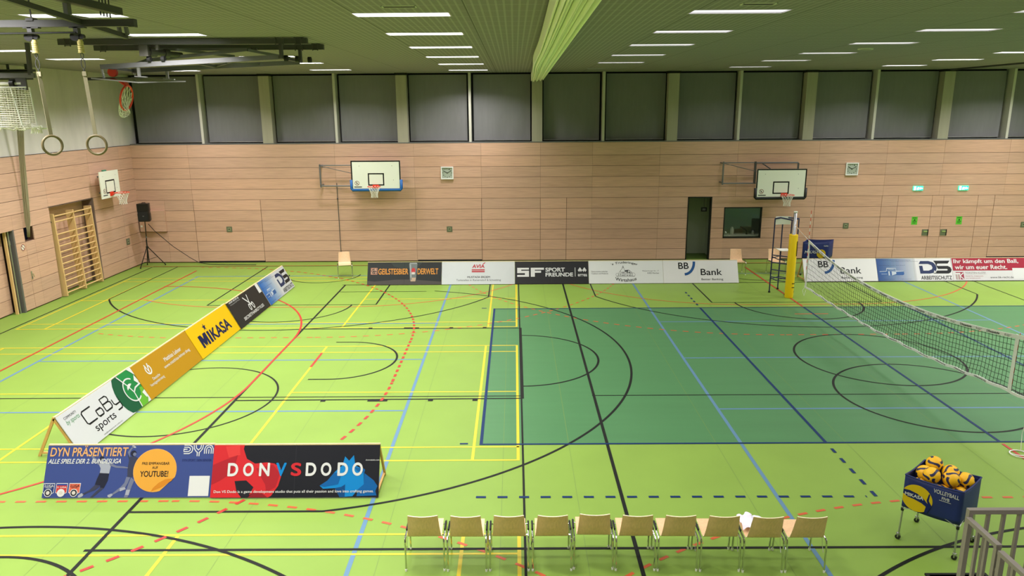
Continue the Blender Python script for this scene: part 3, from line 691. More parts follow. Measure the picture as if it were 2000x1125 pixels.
def d_mikasa(A):
    n = (22, 32, 84)
    A.stroke('lettering', n, [(.15, .22), (.15, .62)], .10, 2); A.stroke('lettering', n, [(.28, .22), (.28, .62)], .10, 2); A.poly('lettering', n, [(.13, .62), (.19, .62), (.232, .36), (.198, .22), (.196, .26)], 3); A.poly('lettering', n, [(.30, .62), (.24, .62), (.198, .36), (.232, .22), (.235, .26)], 4); A.rect(('lettering', 'i'), n, .325, .22, .368, .60, 2); A.text('lettering', n, 'KASA', .39, .22, .86, .60, .05, 0, 2)
    pts = []
    for k in range(10):
        r = .10 if k % 2 == 0 else .04; a = PI / 2 + k * PI / 5; pts.append((.345 + r / A.W * math.cos(a), .75 + r / A.H * math.sin(a)))
    A.poly('star', n, pts, 2)
def d_hair(A):
    e = 'scissors'
    A.stroke(e, WHT, [(.42, .84), (.555, .44)], .04, 2); A.stroke(e, WHT, [(.55, .86), (.50, .44)], .04, 3)
    for x in (.475, .575): A.arc(e, WHT, x, .42, .055, 0, 2 * PI, .034, 4, ry=.085)
    A.text('lettering', WHT, 'SECRETHAIRSTYLES', .18, .14, .83, .25, .02, 0, 2)
    A.text('small_print', WHT, '+49 89 189 879 38', .05, .90, .34, .96, .02, 0, 2); A.text('small_print', (190, 190, 190), 'Weissenseestr. 81539 München', .06, .83, .35, .87, 0, 0, 2)
    A.rect('white_patch', WHT, .9, .62, .985, .985, 2)
def blend_strip(A, part, c0, c1, a0, a1, n=24, lv=1):
    for k in range(n):
        t = (k + .5) / n; c = tuple(int(lerp(c0[i], c1[i], t) / 6) * 6 for i in range(3))
        A.rect(part, c, lerp(a0, a1, k / n), 0, lerp(a0, a1, (k + 1) / n), 1, lv)
def d_ds(A, bright=False):
    c0 = (46, 110, 200) if bright else (52, 92, 158)
    blend_strip(A, 'blue_gradient', c0, (226, 226, 230), .0, .52)
    lt, dk = (210, 220, 235), (60, 104, 172)
    p = 'tool_picture'
    A.poly(p, dk, [(.03, .3), (.05, .25), (.34, .25), (.355, .29), (.355, .41), (.12, .41), (.03, .39)], 2)
    A.stroke(p, lt, [(.03, .41), (.12, .42), (.13, .55), (.25, .55), (.25, .42), (.35, .42)], .018, 3)
    A.rect(p, lt, .145, .24, .165, .42, 3); A.poly(p, lt, [(.19, .24), (.25, .3), (.25, .4), (.19, .42)], 3); A.stroke(p, lt, [(.05, .3), (.13, .3)], .012, 3); A.stroke(p, lt, [(.15, .5), (.22, .5)], .012, 3)
    A.text('small_print', (60, 74, 110), 'Ihr Partner für persönliche Schutzausrüstung', .04, .88, .46, .915, 0, 0, 2); A.text('small_print', (60, 74, 110), 'Arbeitskleidung, Schuhe und mehr vom Fachhandel', .2, .83, .56, .865, 0, 0, 2)
    A.text('small_print', (60, 74, 110), 'Beratung und Verkauf', .03, .66, .38, .69, 0, 0, 2); A.text('small_print', (60, 74, 110), 'Arbeitsschutz und Technik', .07, .06, .22, .09, 0, 0, 2); A.text('small_print', (60, 74, 110), 'info@ds-arbeitsschutz.de', .3, .06, .44, .09, 0, 0, 2)
    navy, blk = (44, 58, 104), (40, 42, 48)
    D = 'large_letter_d'
    A.poly(D, navy, [(.565, .73), (.59, .86), (.70, .86), (.76, .8), (.79, .68), (.80, .55), (.785, .42), (.75, .34), (.70, .31), (.572, .31), (.567, .65), (.612, .65), (.617, .44), (.69, .44), (.735, .5), (.745, .58), (.73, .68), (.69, .73)], 2)
    S_ = 'large_letter_s'
    A.poly(S_, blk, [(.765, .87), (.985, .87), (.955, .745), (.825, .745), (.812, .735), (.805, .66), (.82, .64), (.95, .64), (.985, .58), (.995, .47), (.98, .36), (.95, .31), (.74, .31), (.78, .37), (.80, .44), (.935, .44), (.945, .475), (.935, .51), (.815, .51), (.80, .62), (.785, .78)], 2)
    A.text('large_letter_s', WHT, '&', .752, .335, .785, .44, .04, 0, 4)
    A.text('lettering', INK, 'ARBEITSSCHUTZ', .575, .05, .985, .215, .03, 0, 2)
    A.rect('panel_joint', (180, 180, 184), .497, 0, .499, 1, 3)
def d_beer(A):
    A.poly('dark_picture', (84, 78, 74), [(0, .004), (1, .004), (1, .12), (.6, .22), (.4, .22), (.1, .14), (0, .17)], 1); A.poly('dark_picture', (56, 66, 60), [(.3, .99), (.75, .99), (.68, .75), (.5, .68), (.36, .78)], 1)
    o = (232, 156, 62)
    A.text('lettering', o, 'GEILSTESBIER', .145, .44, .55, .70, .035, 0, 3); A.text('lettering', o, 'DERWELT', .675, .44, .955, .70, .035, 0, 3)
    A.stroke('square_emblem', (226, 160, 130), [(.048, .45), (.128, .45), (.128, .72), (.048, .72)], .016, 3, True)
    for ch, x, y in (('G', .053, .6), ('B', .093, .6), ('D', .053, .47), ('W', .093, .47)): A.text('square_emblem', (240, 190, 160), ch, x, y, x + .03, y + .1, .03, 0, 3, grp='e')
    k = 'beer_glass_picture'
    A.poly(k, (120, 126, 124), [(.575, .18), (.655, .18), (.672, .9), (.56, .9)], 3); A.poly(k, (168, 176, 176), [(.582, .2), (.6, .2), (.585, .88), (.566, .88)], 4); A.poly(k, (184, 190, 190), [(.56, .9), (.672, .9), (.66, .94), (.572, .94)], 4)
    A.poly(k, (206, 176, 150), [(.585, .14), (.648, .14), (.655, .3), (.578, .3)], 4); A.poly(k, (210, 60, 60), [(.592, .5), (.645, .5), (.645, .66), (.618, .74), (.592, .66)], 5); A.poly(k, (226, 220, 214), [(.596, .44), (.64, .44), (.64, .54), (.596, .54)], 6)
    A.rect('panel_joint', (20, 22, 22), .497, 0, .499, 1, 2)
def d_avia(A):
    r = (206, 44, 58)
    A.text('word_emblem', r, 'AVIA', .415, .70, .585, .86, .045, .006, 2); A.poly('emblem_accent', r, [(.555, .87), (.585, .94), (.60, .94), (.575, .87)], 2)
    A.rect('emblem_bar', r, .41, .60, .588, .645, 2); A.rect(('emblem_bar', 1), r, .41, .52, .588, .575, 2)
    A.text('lettering', INK, 'MUSTAFA ERDEM', .35, .27, .66, .35, .02, 0, 2); A.text('lettering', (90, 90, 96), 'Tankstellen in Ramersdorf & Schwabing', .2, .12, .81, .22, .004, 0, 2)
    for i in range(9):
        for j in range(12):
            a, b = .012 + i * .018, .985 - j * .06 - i * .025
            if i < 9 - j * .55 and b > .02: A.disc('dot_pattern', (186, 190, 198), a, b, .009 - i * .0006, 1, 6)
            a2, b2 = .988 - i * .018, .03 + j * .06 + i * .02
            if i < 9 - j * .55 and b2 < .98: A.disc('dot_pattern', (186, 190, 198), a2, b2, .009 - i * .0006, 1, 6)
def d_sf(A):
    e = 'emblem'
    A.poly(e, WHT, [(.03, .70), (.19, .70), (.19, .62), (.085, .62), (.085, .57), (.19, .57), (.19, .31), (.03, .31), (.03, .39), (.135, .39), (.135, .47), (.03, .47)], 2)
    A.poly(e, WHT, [(.215, .31), (.215, .70), (.395, .70), (.395, .61), (.27, .61), (.27, .57), (.355, .57), (.355, .48), (.27, .48), (.27, .31)], 2)
    A.text('lettering', WHT, 'SPORT', .415, .52, .68, .70, .05, 0, 2); A.text('lettering', WHT, 'FREUNDE', .415, .31, .79, .48, .05, 0, 2)
    A.rect('emblem', WHT, .815, .31, .822, .70, 2)
    for x in (.885, .945): A.poly('diamond_emblem', WHT, [(x - .03, .58), (x, .71), (x + .03, .58), (x, .45)], 2)
    for x in (.885, .945): A.poly('diamond_emblem', (50, 50, 52), [(x - .012, .5), (x, .57), (x + .012, .5), (x, .45)], 3)
    A.text('lettering', WHT, 'errea', .855, .31, .98, .42, .03, 0, 2); A.rect('panel_joint', (70, 70, 72), .497, 0, .499, 1, 2)
def d_wirt(A):
    A.text('lettering', INK, "´s Truderinger", .30, .74, .665, .86, .02, 0, 2, bend=.10); A.text('lettering', INK, 'Wirtshaus', .355, .14, .64, .28, .02, 0, 2, bend=-.07)
    A.text('small_print', (90, 90, 90), 'Gastronomie zwischen', .035, .49, .255, .55, .004, 0, 2); A.text('small_print', (90, 90, 90), 'Tradition und Moderne', .035, .40, .26, .46, .004, 0, 2)
    A.text('small_print', (90, 90, 90), 'Wasserburger Str. 17', .72, .5, .945, .56, .004, 0, 2); A.text('small_print', (90, 90, 90), '81825 München', .79, .41, .945, .47, .004, 0, 2)
    k = 'house_drawing'; c = (86, 86, 86)
    def S(p, w=.009): A.stroke(k, c, p, w, 2)
    S([(.37, .3), (.62, .3)]); S([(.43, .3), (.43, .56), (.465, .70), (.485, .60), (.485, .3)]); S([(.405, .46), (.43, .56)]); S([(.452, .68), (.463, .76), (.474, .66)], .012)
    S([(.485, .56), (.54, .58), (.56, .46), (.50, .46)]); S([(.54, .58), (.585, .46), (.56, .46)], .012); S([(.50, .46), (.50, .3)]); S([(.56, .46), (.56, .3)])
    for x in (.445, .465, .515, .54): A.rect(k, c, x, .42, x + .01, .5, 2); A.rect(k, c, x, .32, x + .01, .38, 2)
    for x, r in ((.385, .05), (.60, .06), (.41, .035), (.575, .04)): A.arc(k, c, x, .38, r, 0, 2 * PI, .007, 2, 10)
    A.poly(k, c, [(.487, .56), (.535, .575), (.53, .5), (.49, .5)], 3)
def d_bb(A):
    A.text('lettering', INK, 'BB', .205, .61, .345, .89, .025, 0, 2)
    pts = [(lerp(-.5 * PI, 0, k / 14)) for k in range(15)]
    A.stroke('blue_swoosh', (36, 92, 160), [(.285 + .33 / A.W * math.cos(a), .93 + .55 * math.sin(a)) for a in pts], .085, 2)
    A.text('lettering', INK, 'Bank', .50, .33, .785, .61, .02, 0, 2); A.text('lettering', INK, 'Better Banking', .505, .09, .795, .2, .008, 0, 2)
    A.rect('panel_joint', (206, 204, 204), .46, 0, .461, 1, 1)
def d_law(A):
    r = (178, 44, 66)
    A.rect('red_field', r, .01, .43, .99, .985, 1)
    A.text('lettering', WHT, 'Ihr kämpft um den Ball,', .03, .70, .895, .93, .03, 0, 2); A.text('lettering', WHT, 'wir um euer Recht.', .04, .485, .735, .68, .03, 0, 2)
    A.rect('square_emblem', (170, 60, 84), .04, .05, .145, .37, 2); A.stroke('square_emblem', WHT, [(.02, .30), (.1, .30)], .05, 3); A.rect('square_emblem', (206, 200, 194), .045, .05, .075, .27, 4)
    A.stroke('square_emblem', WHT, [(.09, .05), (.09, .3)], .03, 4); A.stroke('square_emblem', WHT, [(.14, .33), (.092, .2), (.14, .05)], .03, 4)
    A.text('small_print', (150, 140, 140), 'TORSTEN KLOSE', .165, .3, .44, .37, .005, 0, 2); A.rect('small_print', (190, 186, 186), .165, .268, .45, .274, 2)
    A.text('small_print', (190, 130, 134), 'Kanzlei für Arbeitsrecht', .165, .17, .40, .22, .002, 0, 2); A.text('small_print', (190, 130, 134), 'und Verkehrsrecht', .165, .08, .36, .13, .002, 0, 2)
    A.text('lettering', (70, 70, 74), 'www.hk-recht.de', .49, .09, .80, .18, .004, 0, 2); A.rect('white_patch', WHT, .80, .06, .99, .53, 2)
G1, G2, G3 = 'boards in the near pair', 'boards in the slanting row', 'boards in the far rows'
board(-6.50, -1.765, 0, 2.545, (62, 80, 148), 'near blue board with volleyball players, a round orange sticker and orange headline', G1, d_dyn, (0,))
board(-3.955, -1.79, 0, 2.53, (30, 31, 42), 'near black board with red and blue animal emblems and big white letters', G1, d_don, (1,))
DX = -6.63
for y, W, base, lab, fn, lg in ((-.36, 2.45, (232, 233, 238), 'white board with a cut-off green round emblem, nearest of the slanting row', d_coby, (0,)), (2.09, 2.5, (206, 152, 28), 'ochre gold board with white lettering in the slanting row', d_gold, (0,)),
        (4.59, 2.45, (255, 204, 10), 'yellow board with big navy letters and a star in the slanting row', d_mikasa, (0,)), (7.04, 2.42, (52, 50, 52), 'black board with white scissors in the slanting row', d_hair, (0,)), (9.46, 2.44, (226, 227, 232), 'blue and white board with two big letters, farthest of the slanting row', lambda A: d_ds(A, True), (0, 1))):
    board(DX - (.03 if y > 6 else .05) + .004 * y, y, PI / 2, W, base, lab, G2, fn, lg)
fx = [-4.27, -1.80, .63, 3.075, 5.545, 8.03]
for i, (base, lab, fn) in enumerate((((44, 48, 46), 'dark board with orange lettering and a beer glass, leftmost of the far row', d_beer), ((228, 232, 234), 'white board with a red emblem over two red bars and grey dotted corners', d_avia),
        ((48, 48, 50), 'black board with white block letters and a double diamond emblem', d_sf), ((252, 253, 252), 'white board with a drawn village house between curved black lettering', d_wirt), ((255, 253, 253), 'white board with a blue swoosh, right end of the left-hand far row', d_bb))):
    board(fx[i], 12.03, 0, fx[i + 1] - fx[i], base, lab, G3, fn, (0, 1) if i in (0, 4) else (0,))
for x, W, base, lab, fn, lg in ((10.24, 2.44, (255, 253, 253), 'white board with a blue swoosh, seen through the volleyball net', d_bb, (0,)), (12.68, 2.49, (246, 245, 248), 'blue and white board with two big letters beside the red and white board', d_ds, (0,)), (15.17, 2.5, (232, 230, 232), 'red and white board with two lines of white lettering at the right edge', d_law, (0, 1))):
    board(x, 12.15, 0, W, base, lab, G3, fn, lg)

# ------------------------------------------------------------------ basketball hoops
def hoop_net(mb, c, r0=.215, r1=.115, h=.40, n=12, rows=6, rad=.0055, shift=(0, 0)):
    """knotted net: two families of cords spiralling down from the ring"""
    def pt(k, j):
        t = j / rows; r = lerp(r0, r1, min(1, t * 1.5)) + (.012 if t > .9 else 0); a = 2 * PI * k / n
        return (c[0] + r * math.cos(a) + shift[0] * t, c[1] + r * math.sin(a) + shift[1] * t, c[2] - h * t)
    for k in range(n):
        for s in (1, -1): mb.tube([pt(k + s * .5 * j, j) for j in range(rows + 1)], rad, 4)
def ring_mb(c, r=.232, tube=.0115):
    return MB().tube([(c[0] + r * math.cos(a), c[1] + r * math.sin(a), c[2]) for a in [2 * PI * k / 28 for k in range(28)]], tube, 8, closed=True)
def hoop_board(t, W, H, z0, y, frame=True):
    """white board, printed square, in the plane facing -y; local x centred"""
    MB().box((-W / 2, y, z0), (W / 2, y + .03, z0 + H)).build('backboard', mat('backboard_white', (232, 236, 222), .4), t)
    A = Art((-W / 2, y, z0), (1, 0, 0), (0, 0, 1), W, H)
    if frame:
        b = .045
        A.rect('border', (24, 24, 24), 0, 0, b / W, 1); A.rect('border', (24, 24, 24), 1 - b / W, 0, 1, 1); A.rect('border', (24, 24, 24), b / W, 1 - b / H, 1 - b / W, 1); A.rect('border', (24, 24, 24), b / W, 0, 1 - b / W, b / H)
    a0, a1, b0, b1 = .5 - .295 / W, .5 + .295 / W, .15 / H, .60 / H; w = .045
    A.rect('target_square', (24, 24, 24), a0, b0, a1, b0 + w / H); A.rect('target_square', (24, 24, 24), a0, b1 - w / H, a1, b1)
    A.rect('target_square', (24, 24, 24), a0, b0 + w / H, a0 + w / W, b1 - w / H); A.rect('target_square', (24, 24, 24), a1 - w / W, b0 + w / H, a1, b1 - w / H)
    sx, sz = .2 / W, .24 / H
    A.arc('warning_sticker', (150, 52, 48), sx, sz, .075, 0, 2 * PI, .016, 2); A.stroke('warning_sticker', (150, 52, 48), [(sx - .05 / W, sz + .05 / H), (sx + .05 / W, sz - .05 / H)], .014, 2); A.stroke('warning_sticker', (50, 50, 50), [(sx - .01 / W, sz + .035 / H), (sx - .012 / W, sz - .04 / H)], .022, 3)
    A.rect('maker_strip', (92, 92, 92), .09 / W, .085 / H, .37 / W, .12 / H, 2)
    for x in (.17, .83): A.disc('bolt', (150, 150, 140), x, .82, .012, 2, 10)
    A.disc('bolt', (150, 150, 140), .85, .33, .012, 2, 10); A.finish(t)
def padding(t, W, z0, y, m, h=.36):
    mb = MB()
    path = [(-W / 2 - .012, z0 + h), (-W / 2 - .012, z0 + .03), (-W / 2 + .02, z0 - .012), (W / 2 - .02, z0 - .012), (W / 2 + .012, z0 + .03), (W / 2 + .012, z0 + h)]
    mb.tube([(x, y + .015, z) for x, z in path], .052, 10); mb.build('edge_padding', m, t, smooth=True)
def rim(t, x, y, z, tilt=None):
    o = MB().box((x - .11, y - .012, z - .11), (x + .11, y - .001, z + .03)).build('ring_mount', M['ring'], t)
    r = ring_mb((x, y - .36, z)); r.bar((x - .08, y - .01, z - .015), (x - .06, y - .14, z - .005), .03, .03); r.bar((x + .08, y - .01, z - .015), (x + .06, y - .14, z - .005), .03, .03); r.bar((x, y - .01, z - .1), (x, y - .14, z - .02), .1, .012)
    rg = r.build('ring', M['ring'], t, smooth=False)
    n = MB(); hoop_net(n, (x, y - .36, z)); n.build('net', M['net'], rg)
def wall_hoop(x, y, z0, pad, label, fx0, fx1, second=False):
    t = thing('basketball_hoop', label, 'basketball hoop', (x, 0, 0), 0, 'swing-out basketball hoops on the far wall')
    hoop_board(t, 1.80, 1.05, z0, y); padding(t, 1.80, z0, y, pad); rim(t, (-.02 if not second else .13), y, z0 + .15)
    yf = 15.6; a, b = fx0 - x, fx1 - x; mb = MB()
    for z in (3.68, 2.93): mb.tube([(a, yf, z), (b, yf, z)], .02 if z > 3 else .026, 8)
    mb.tube([(a, yf, 2.88), (a, yf, 3.72)], .032, 8); mb.tube([(a + .03, yf - .03, 3.66), (b, yf - .03, 2.98)], .012, 6); mb.tube([(b, yf, 2.93), (b, yf, 3.68)], .025, 8)
    for z in (2.95, 3.66): mb.bar((a, yf, z), (a, YF, z), .05, .05); mb.sphere((a, yf - .02, z + .04), .03, 5)
    mb.build('swing_frame', M['steel'], t)
    mb = MB()
    for zz in (z0 + .2, z0 + .85): mb.bar((-.55, y + .06, zz), (.55, y + .06, zz), .05, .05); mb.bar((a * .2, y + .06, zz), (a * .2, yf, min(3.68, zz)), .04, .04); mb.bar((b * .2, y + .06, zz), (b * .2, yf, min(3.68, zz)), .04, .04)
    for xx in (-.4, .4): mb.bar((xx, y + .06, z0 + .1), (xx, y + .06, z0 + .95), .04, .04)
    mb.build('board_bracket', M['steel'], t); 
    if second:
        mb = MB(); mb.tube([(-.9, yf, 3.66), (.72, yf, 3.66)], .018, 8); mb.tube([(.72, yf, 3.66), (.72, yf, 3.0)], .028, 8); mb.tube([(-.62, yf - .05, 3.66), (-.3, yf - .05, 3.45)], .02, 8); mb.tube([(-.85, yf, 3.72), (-.85, yf, 2.93)], .045, 8); mb.bar((.72, yf, 3.3), (.72, YF, 3.3), .05)
        mb.build('rear_frame', M['dsteel'], t)
    return t
wall_hoop(-4.41, 15.35, 2.81, M['blue_pad'], 'white basketball backboard with blue edge padding on the far wall', -6.50, -3.6)
wall_hoop(10.30, 15.2, 2.43, mat('black_padding', (22, 22, 24), .5), 'white basketball backboard with black edge padding above the service window', 8.28, 11.0, True)
# small hoop on the left wall
t = thing('basketball_hoop', 'small white backboard with orange ring on the left wall beside the wall bars', 'basketball hoop', (-13.2, 13.62, 0), PI / 2)
hoop_board(t, 1.2, .9, 2.79, 0, False); rim(t, 0.02, 0, 2.95)
mb = MB()
for x in (-.1, .2):
    for z in (2.95, 3.5): mb.bar((x, .03, z), (x, .35, z), .05, .05)
mb.build('wall_bracket', M['steel'], t); MB().box((-.25, .04, 3.69), (-.05, .1, 3.73)).build('green_clip', col((80, 180, 140)), t)

# hoop folded up under the ceiling
YA, YB2 = 2.3, 3.65
t = thing('basketball_hoop', 'glass basketball backboard with orange ring folded up under the ceiling', 'basketball hoop', (-5.4, 3.0, 6.94))
def Lc(x, y, z): return (x + 5.4, y - 3.0, z - 6.94)
mb = MB()
for y, x0, x1 in ((YA, -7.63, -3.11), (YB2, -7.72, -3.15)):
    mb.bar(Lc(x0, y, 6.885), Lc(x1, y, 6.875), .10, .10)
    for x in (x0 + .15, x1 - .2): mb.bar(Lc(x, y - .09, 6.94), Lc(x, y - .09, 6.80), .012, .014); mb.bar(Lc(x + .1, y - .09, 6.94), Lc(x + .1, y - .09, 6.80), .012, .014); mb.bar(Lc(x + .05, y - .06, 6.93), Lc(x + .05, y + .06, 6.93), .16, .02); mb.bar(Lc(x, y - .07, 6.82), Lc(x + .1, y - .07, 6.82), .02, .012)
mb.build('ceiling_beam', M['dsteel'], t)
mb = MB()
for y, x in ((YA, -3.6), (YB2, -3.63)):
    mb.bar(Lc(x, y, 6.83), Lc(x, y, 6.58), .1, .05, up=(1, 0, 0))
    for k in (-.12, .12): mb.bar(Lc(x + k * .6, y - .07, 6.94), Lc(x + k * .6, y - .07, 6.8), .015)
mb.bar(Lc(-3.63, YA, 6.6), Lc(-3.63, YB2, 6.6), .06, .05)
mb.build('hinge_hanger', M['dsteel'], t)
mb = MB(); mb.bar(Lc(-6.98, YA + .1, 6.455), Lc(-3.63, YA + .1, 6.61), .06, .085); mb.bar(Lc(-6.98, YB2 - .1, 6.44), Lc(-3.63, YB2 - .1, 6.58), .06, .085)
for x in (-6.96, -5.3): mb.bar(Lc(x, YA + .1, 6.46 + (x + 6.98) * .045), Lc(x, YB2 - .1, 6.44 + (x + 6.98) * .042), .05, .05)
mb.bar(Lc(-5.3, YA + .1, 6.53), Lc(-4.4, YB2 - .1, 6.55), .025); mb.bar(Lc(-4.4, YA + .1, 6.575), Lc(-5.3, YB2 - .1, 6.51), .025); mb.build('swing_frame', M['steel'], t)
mb = MB(); mb.bar(Lc(-6.36, 2.9, 6.6), Lc(-4.42, 2.9, 6.78), .05, .06); mb.bar(Lc(-6.2, 3.1, 6.81), Lc(-4.3, 3.1, 6.80), .05, .05); mb.bar(Lc(-4.42, 2.9, 6.78), Lc(-4.42, 3.1, 6.8), .05); mb.bar(Lc(-6.36, 2.4, 6.49), Lc(-6.36, 2.9, 6.6), .045)
mb.bar(Lc(-5.6, 2.5, 6.76), Lc(-4.9, 3.5, 6.70), .05); mb.bar(Lc(-4.42, 2.9, 6.77), Lc(-3.8, 3.5, 6.66), .05); mb.build('folding_brace', M['steel'], t)
mb = MB(); mb.bar(Lc(-6.1, YA, 6.86), Lc(-6.1, YA, 6.63), .16, .06, up=(0, 1, 0)); mb.bar(Lc(-5.85, YA, 6.86), Lc(-5.85, YA, 6.74), .05, .05)
mb.tube([Lc(-6.1, 2.35, 6.72), Lc(-5.7, 2.95, 6.69)], .05, 10); mb.tube([Lc(-6.06, 2.42, 6.72), Lc(-5.99, 2.52, 6.71)], .085, 12); mb.tube([Lc(-5.9, 2.66, 6.705), Lc(-5.85, 2.73, 6.70)], .085, 12); mb.build('winch_motor', mat('winch', (84, 82, 76), .5, .3), t)
mb = MB()
for x, y in ((-6.05, YA + .06), (-5.8, YA + .08), (-3.4, 2.6), (-3.25, 2.9), (-3.55, 2.4)): mb.tube([Lc(x - .03, y, 6.585), Lc(x + .03, y, 6.585)], .055, 12)
mb.build('rubber_wheel', M['rubber'], t)
for x, y in ((-6.29, YA + .1), (-6.29, YB2 - .1)): mb = MB(); mb.bar(Lc(x, y, 6.46), Lc(x, y, 6.27), .035, .05); mb.bar(Lc(x - .08, y, 6.285), Lc(x + .14, y, 6.27), .06, .02); mb.build('board_hanger', M['alu'], t)
MB().bar(Lc(-6.97, YA + .1, 6.44), Lc(-6.95, YA + .1, 6.26), .03).build('board_hanger', M['alu'], t); MB().bar(Lc(-6.97, YB2 - .1, 6.44), Lc(-6.93, YB2 - .1, 6.36), .03).build('board_hanger', M['alu'], t)
# glass board, nearly level
bc = [(-7.03, 2.075, 6.25), (-6.158, 2.075, 6.17), (-6.087, 3.875, 6.25), (-6.95, 3.875, 6.33)]
mb = MB(); q = [Vector(Lc(*p)) for p in bc]; dn = Vector((0, 0, -.015)); mb.add(q + [p + dn for p in q], MB.BF); bd = mb.build('glass_backboard', M['glassboard'], t)
mb = MB()
for i in range(4): mb.bar(q[i] + dn * .5, q[(i + 1) % 4] + dn * .5, .03, .022)
mb.build('board_rim', M['alu'], t)
MB().bar(q[0] + Vector((-.02, -.02, -.02)), q[3] + Vector((-.02, .02, -.02)), .09, .05).build('edge_padding', M['black'], t)
MB().tube([Lc(-7.0, 2.80, 6.38), Lc(-7.0, 2.87, 6.38)], .085, 18).build('release_disc', M['ring'], t)
rc = Vector((-6.87, 2.975, 5.91)); mb = MB()
mb.tube([Lc(rc.x + .05 * math.cos(a), rc.y + .232 * math.sin(a), rc.z + .232 * math.cos(a)) for a in [2 * PI * k / 28 for k in range(28)]], .018, 8, closed=True)
mb.add([Lc(-6.98, 2.87, 6.25), Lc(-6.98, 3.08, 6.25), Lc(-6.86, 3.05, 6.14), Lc(-6.86, 2.90, 6.14), Lc(-6.96, 2.87, 6.26), Lc(-6.96, 3.08, 6.26), Lc(-6.84, 3.05, 6.15), Lc(-6.84, 2.90, 6.15)], MB.BF)
mb.bar(Lc(-6.9, 2.975, 6.22), Lc(-6.83, 2.975, 6.14), .12, .05); rg = mb.build('ring', M['ring'], t)
mb = MB(); n = 12; lowc = Vector((rc.x - .03, rc.y - .03, rc.z - .31))
for k in range(n):
    for s in (1, -1):
        pts = []
        for j in range(6):
            u = j / 5; a = 2 * PI * (k + s * .5 * j) / n
            top = Vector((rc.x + .045 * math.cos(a), rc.y + .22 * math.sin(a), rc.z + .22 * math.cos(a))); bot = lowc + Vector((.05 * math.cos(a), .13 * math.sin(a), .06 * math.cos(a)))
            p = top.lerp(bot, u) + Vector((-.06, 0, -.05)) * math.sin(PI * u); pts.append(Lc(*p))
        mb.tube(pts, .006, 4)
mb.build('net', M['net'], rg)

# gymnastic rings on their ceiling rail, folded frame beside them
t = thing('ceiling_rail', 'grey ceiling rail carrying the two gymnastic rings', 'ceiling rail', (-4.6, -3.2, 6.94))
mb = MB(); mb.bar((-2.4, 0, -.34), (1.06, 0, -.335), .07, .075); mb.box((1.0, -.04, -.38), (1.065, .04, -.295)); mb.build('beam', M['dsteel'], t)
mb = MB()
for x in (-2.0, -.1 + .02): mb.bar((x, 0, -.30), (x, 0, 0), .012); mb.box((x - .04, -.045, -.31), (x + .04, .045, -.28))
mb.build('hanger_rod', M['dsteel'], t); mb = MB().tube([(-2.4, -.05, -.46), (-.1, -.05, -.44), (.42, -.05, -.437)], .011, 6); mb.build('pull_cord', M['black'], t)
def gym_ring(x, face, label):
    t = thing('gymnastic_ring', label, 'gymnastic ring', (x, -3.2, 6.565), 0, 'gymnastic rings')
    mb = MB(); mb.bar((-.02, 0, 0), (-.02, 0, -.09), .05, .06, up=(0, 1, 0)); mb.box((-.09, -.03, -.012), (.08, .03, 0)); mb.build('trolley', M['dsteel'], t)
    MB().tube([(-.045, -.025, -.10), (-.045, .025, -.10)], .05, 14).cyl((.03, -.02, -.1), (.03, .02, -.1), .028).build('pulley', M['black'], t)
    mb = MB()
    for k in range(5): mb.lathe([(0, -.150 - k * .023), (.031, -.150 - k * .023), (.031, -.168 - k * .023), (.025, -.170 - k * .023), (0, -.170 - k * .023)], (0, 0, 0), 14)
    mb.lathe([(0, -.265), (.036, -.265), (.036, -.272), (0, -.272)], (0, 0, 0), 14); mb.cyl((0, 0, -.13), (0, 0, -.27), .024); mb.build('ribbed_buffer', mat('buffer', (224, 208, 140), .6), t)
    mb = MB()
    for z, h, w in ((-.30, .045, .016), (-.39, .09, .022)):
        mb.tube([(w * math.cos(a), .0 if z > -.35 else 0, z + h * .62 * math.sin(a)) for a in [2 * PI * k / 14 for k in range(14)]], .005, 6, closed=True)
    mb.tube([(0, 0, -.44), (0, 0, -.5)], .008, 6); mb.build('carabiner', M['dsteel'], t)
    mb = MB(); w = .021; c, s = math.cos(face), math.sin(face)
    mb.bar((0, 0, -.485), (.03, 0, -1.17), w * 2, .006, up=(-s, c, 0) if abs(c) > .1 else (1, 0, 0)); mb.box((-.02, -.012, -.52), (.025, .012, -.47)); mb.build('strap', M['strap'], t)
    cx, cz, r = .03, -1.28, .105; mb = MB()
    mb.tube([(cx + r * math.cos(a) * c, r * math.cos(a) * s, cz + r * math.sin(a)) for a in [2 * PI * k / 30 for k in range(30)]], .0145, 10, closed=True); mb.build('ring', mat('ring_wood', (124, 110, 76), .5), t, smooth=True)
gym_ring(-4.685, .95, 'left gymnastic ring, turned edge on, hanging on a beige strap')
gym_ring(-4.175, .12, 'right gymnastic ring, facing the room, hanging on a beige strap')
t = thing('folding_frame', 'grey folding frame with a slanting boom hanging from the ceiling above the rings', 'ceiling frame', (-4.135, -2.4, 6.94))
MB().bar((.04, -6, -.10), (.04, -.02, -.12), .09, .08).build('ceiling_beam', M['dsteel'], t)
mb = MB(); mb.bar((0, -2.6, -.20), (0, .16, -.39), .05, .055); mb.build('boom', M['dsteel'], t)
mb = MB(); mb.bar((-.03, .06, -.22), (-.03, .09, -.40), .07, .02, up=(1, 0, 0)); mb.bar((.05, .08, -.28), (.05, .1, -.38), .05, .03); mb.tube([(-.05, .05, -.25), (.0, .05, -.25)], .022, 12); mb.build('bracket', M['steel'], t); MB().bar((-.02, -1.0, -.15), (-.02, -1.0, -.3), .07, .05).build('bracket', M['steel'], t)
mb = MB()
for k in range(4): mb.bar((-.02 + .0, -.12 - k * .07, 0), (-.02, -.12 - k * .07, -.2), .012)
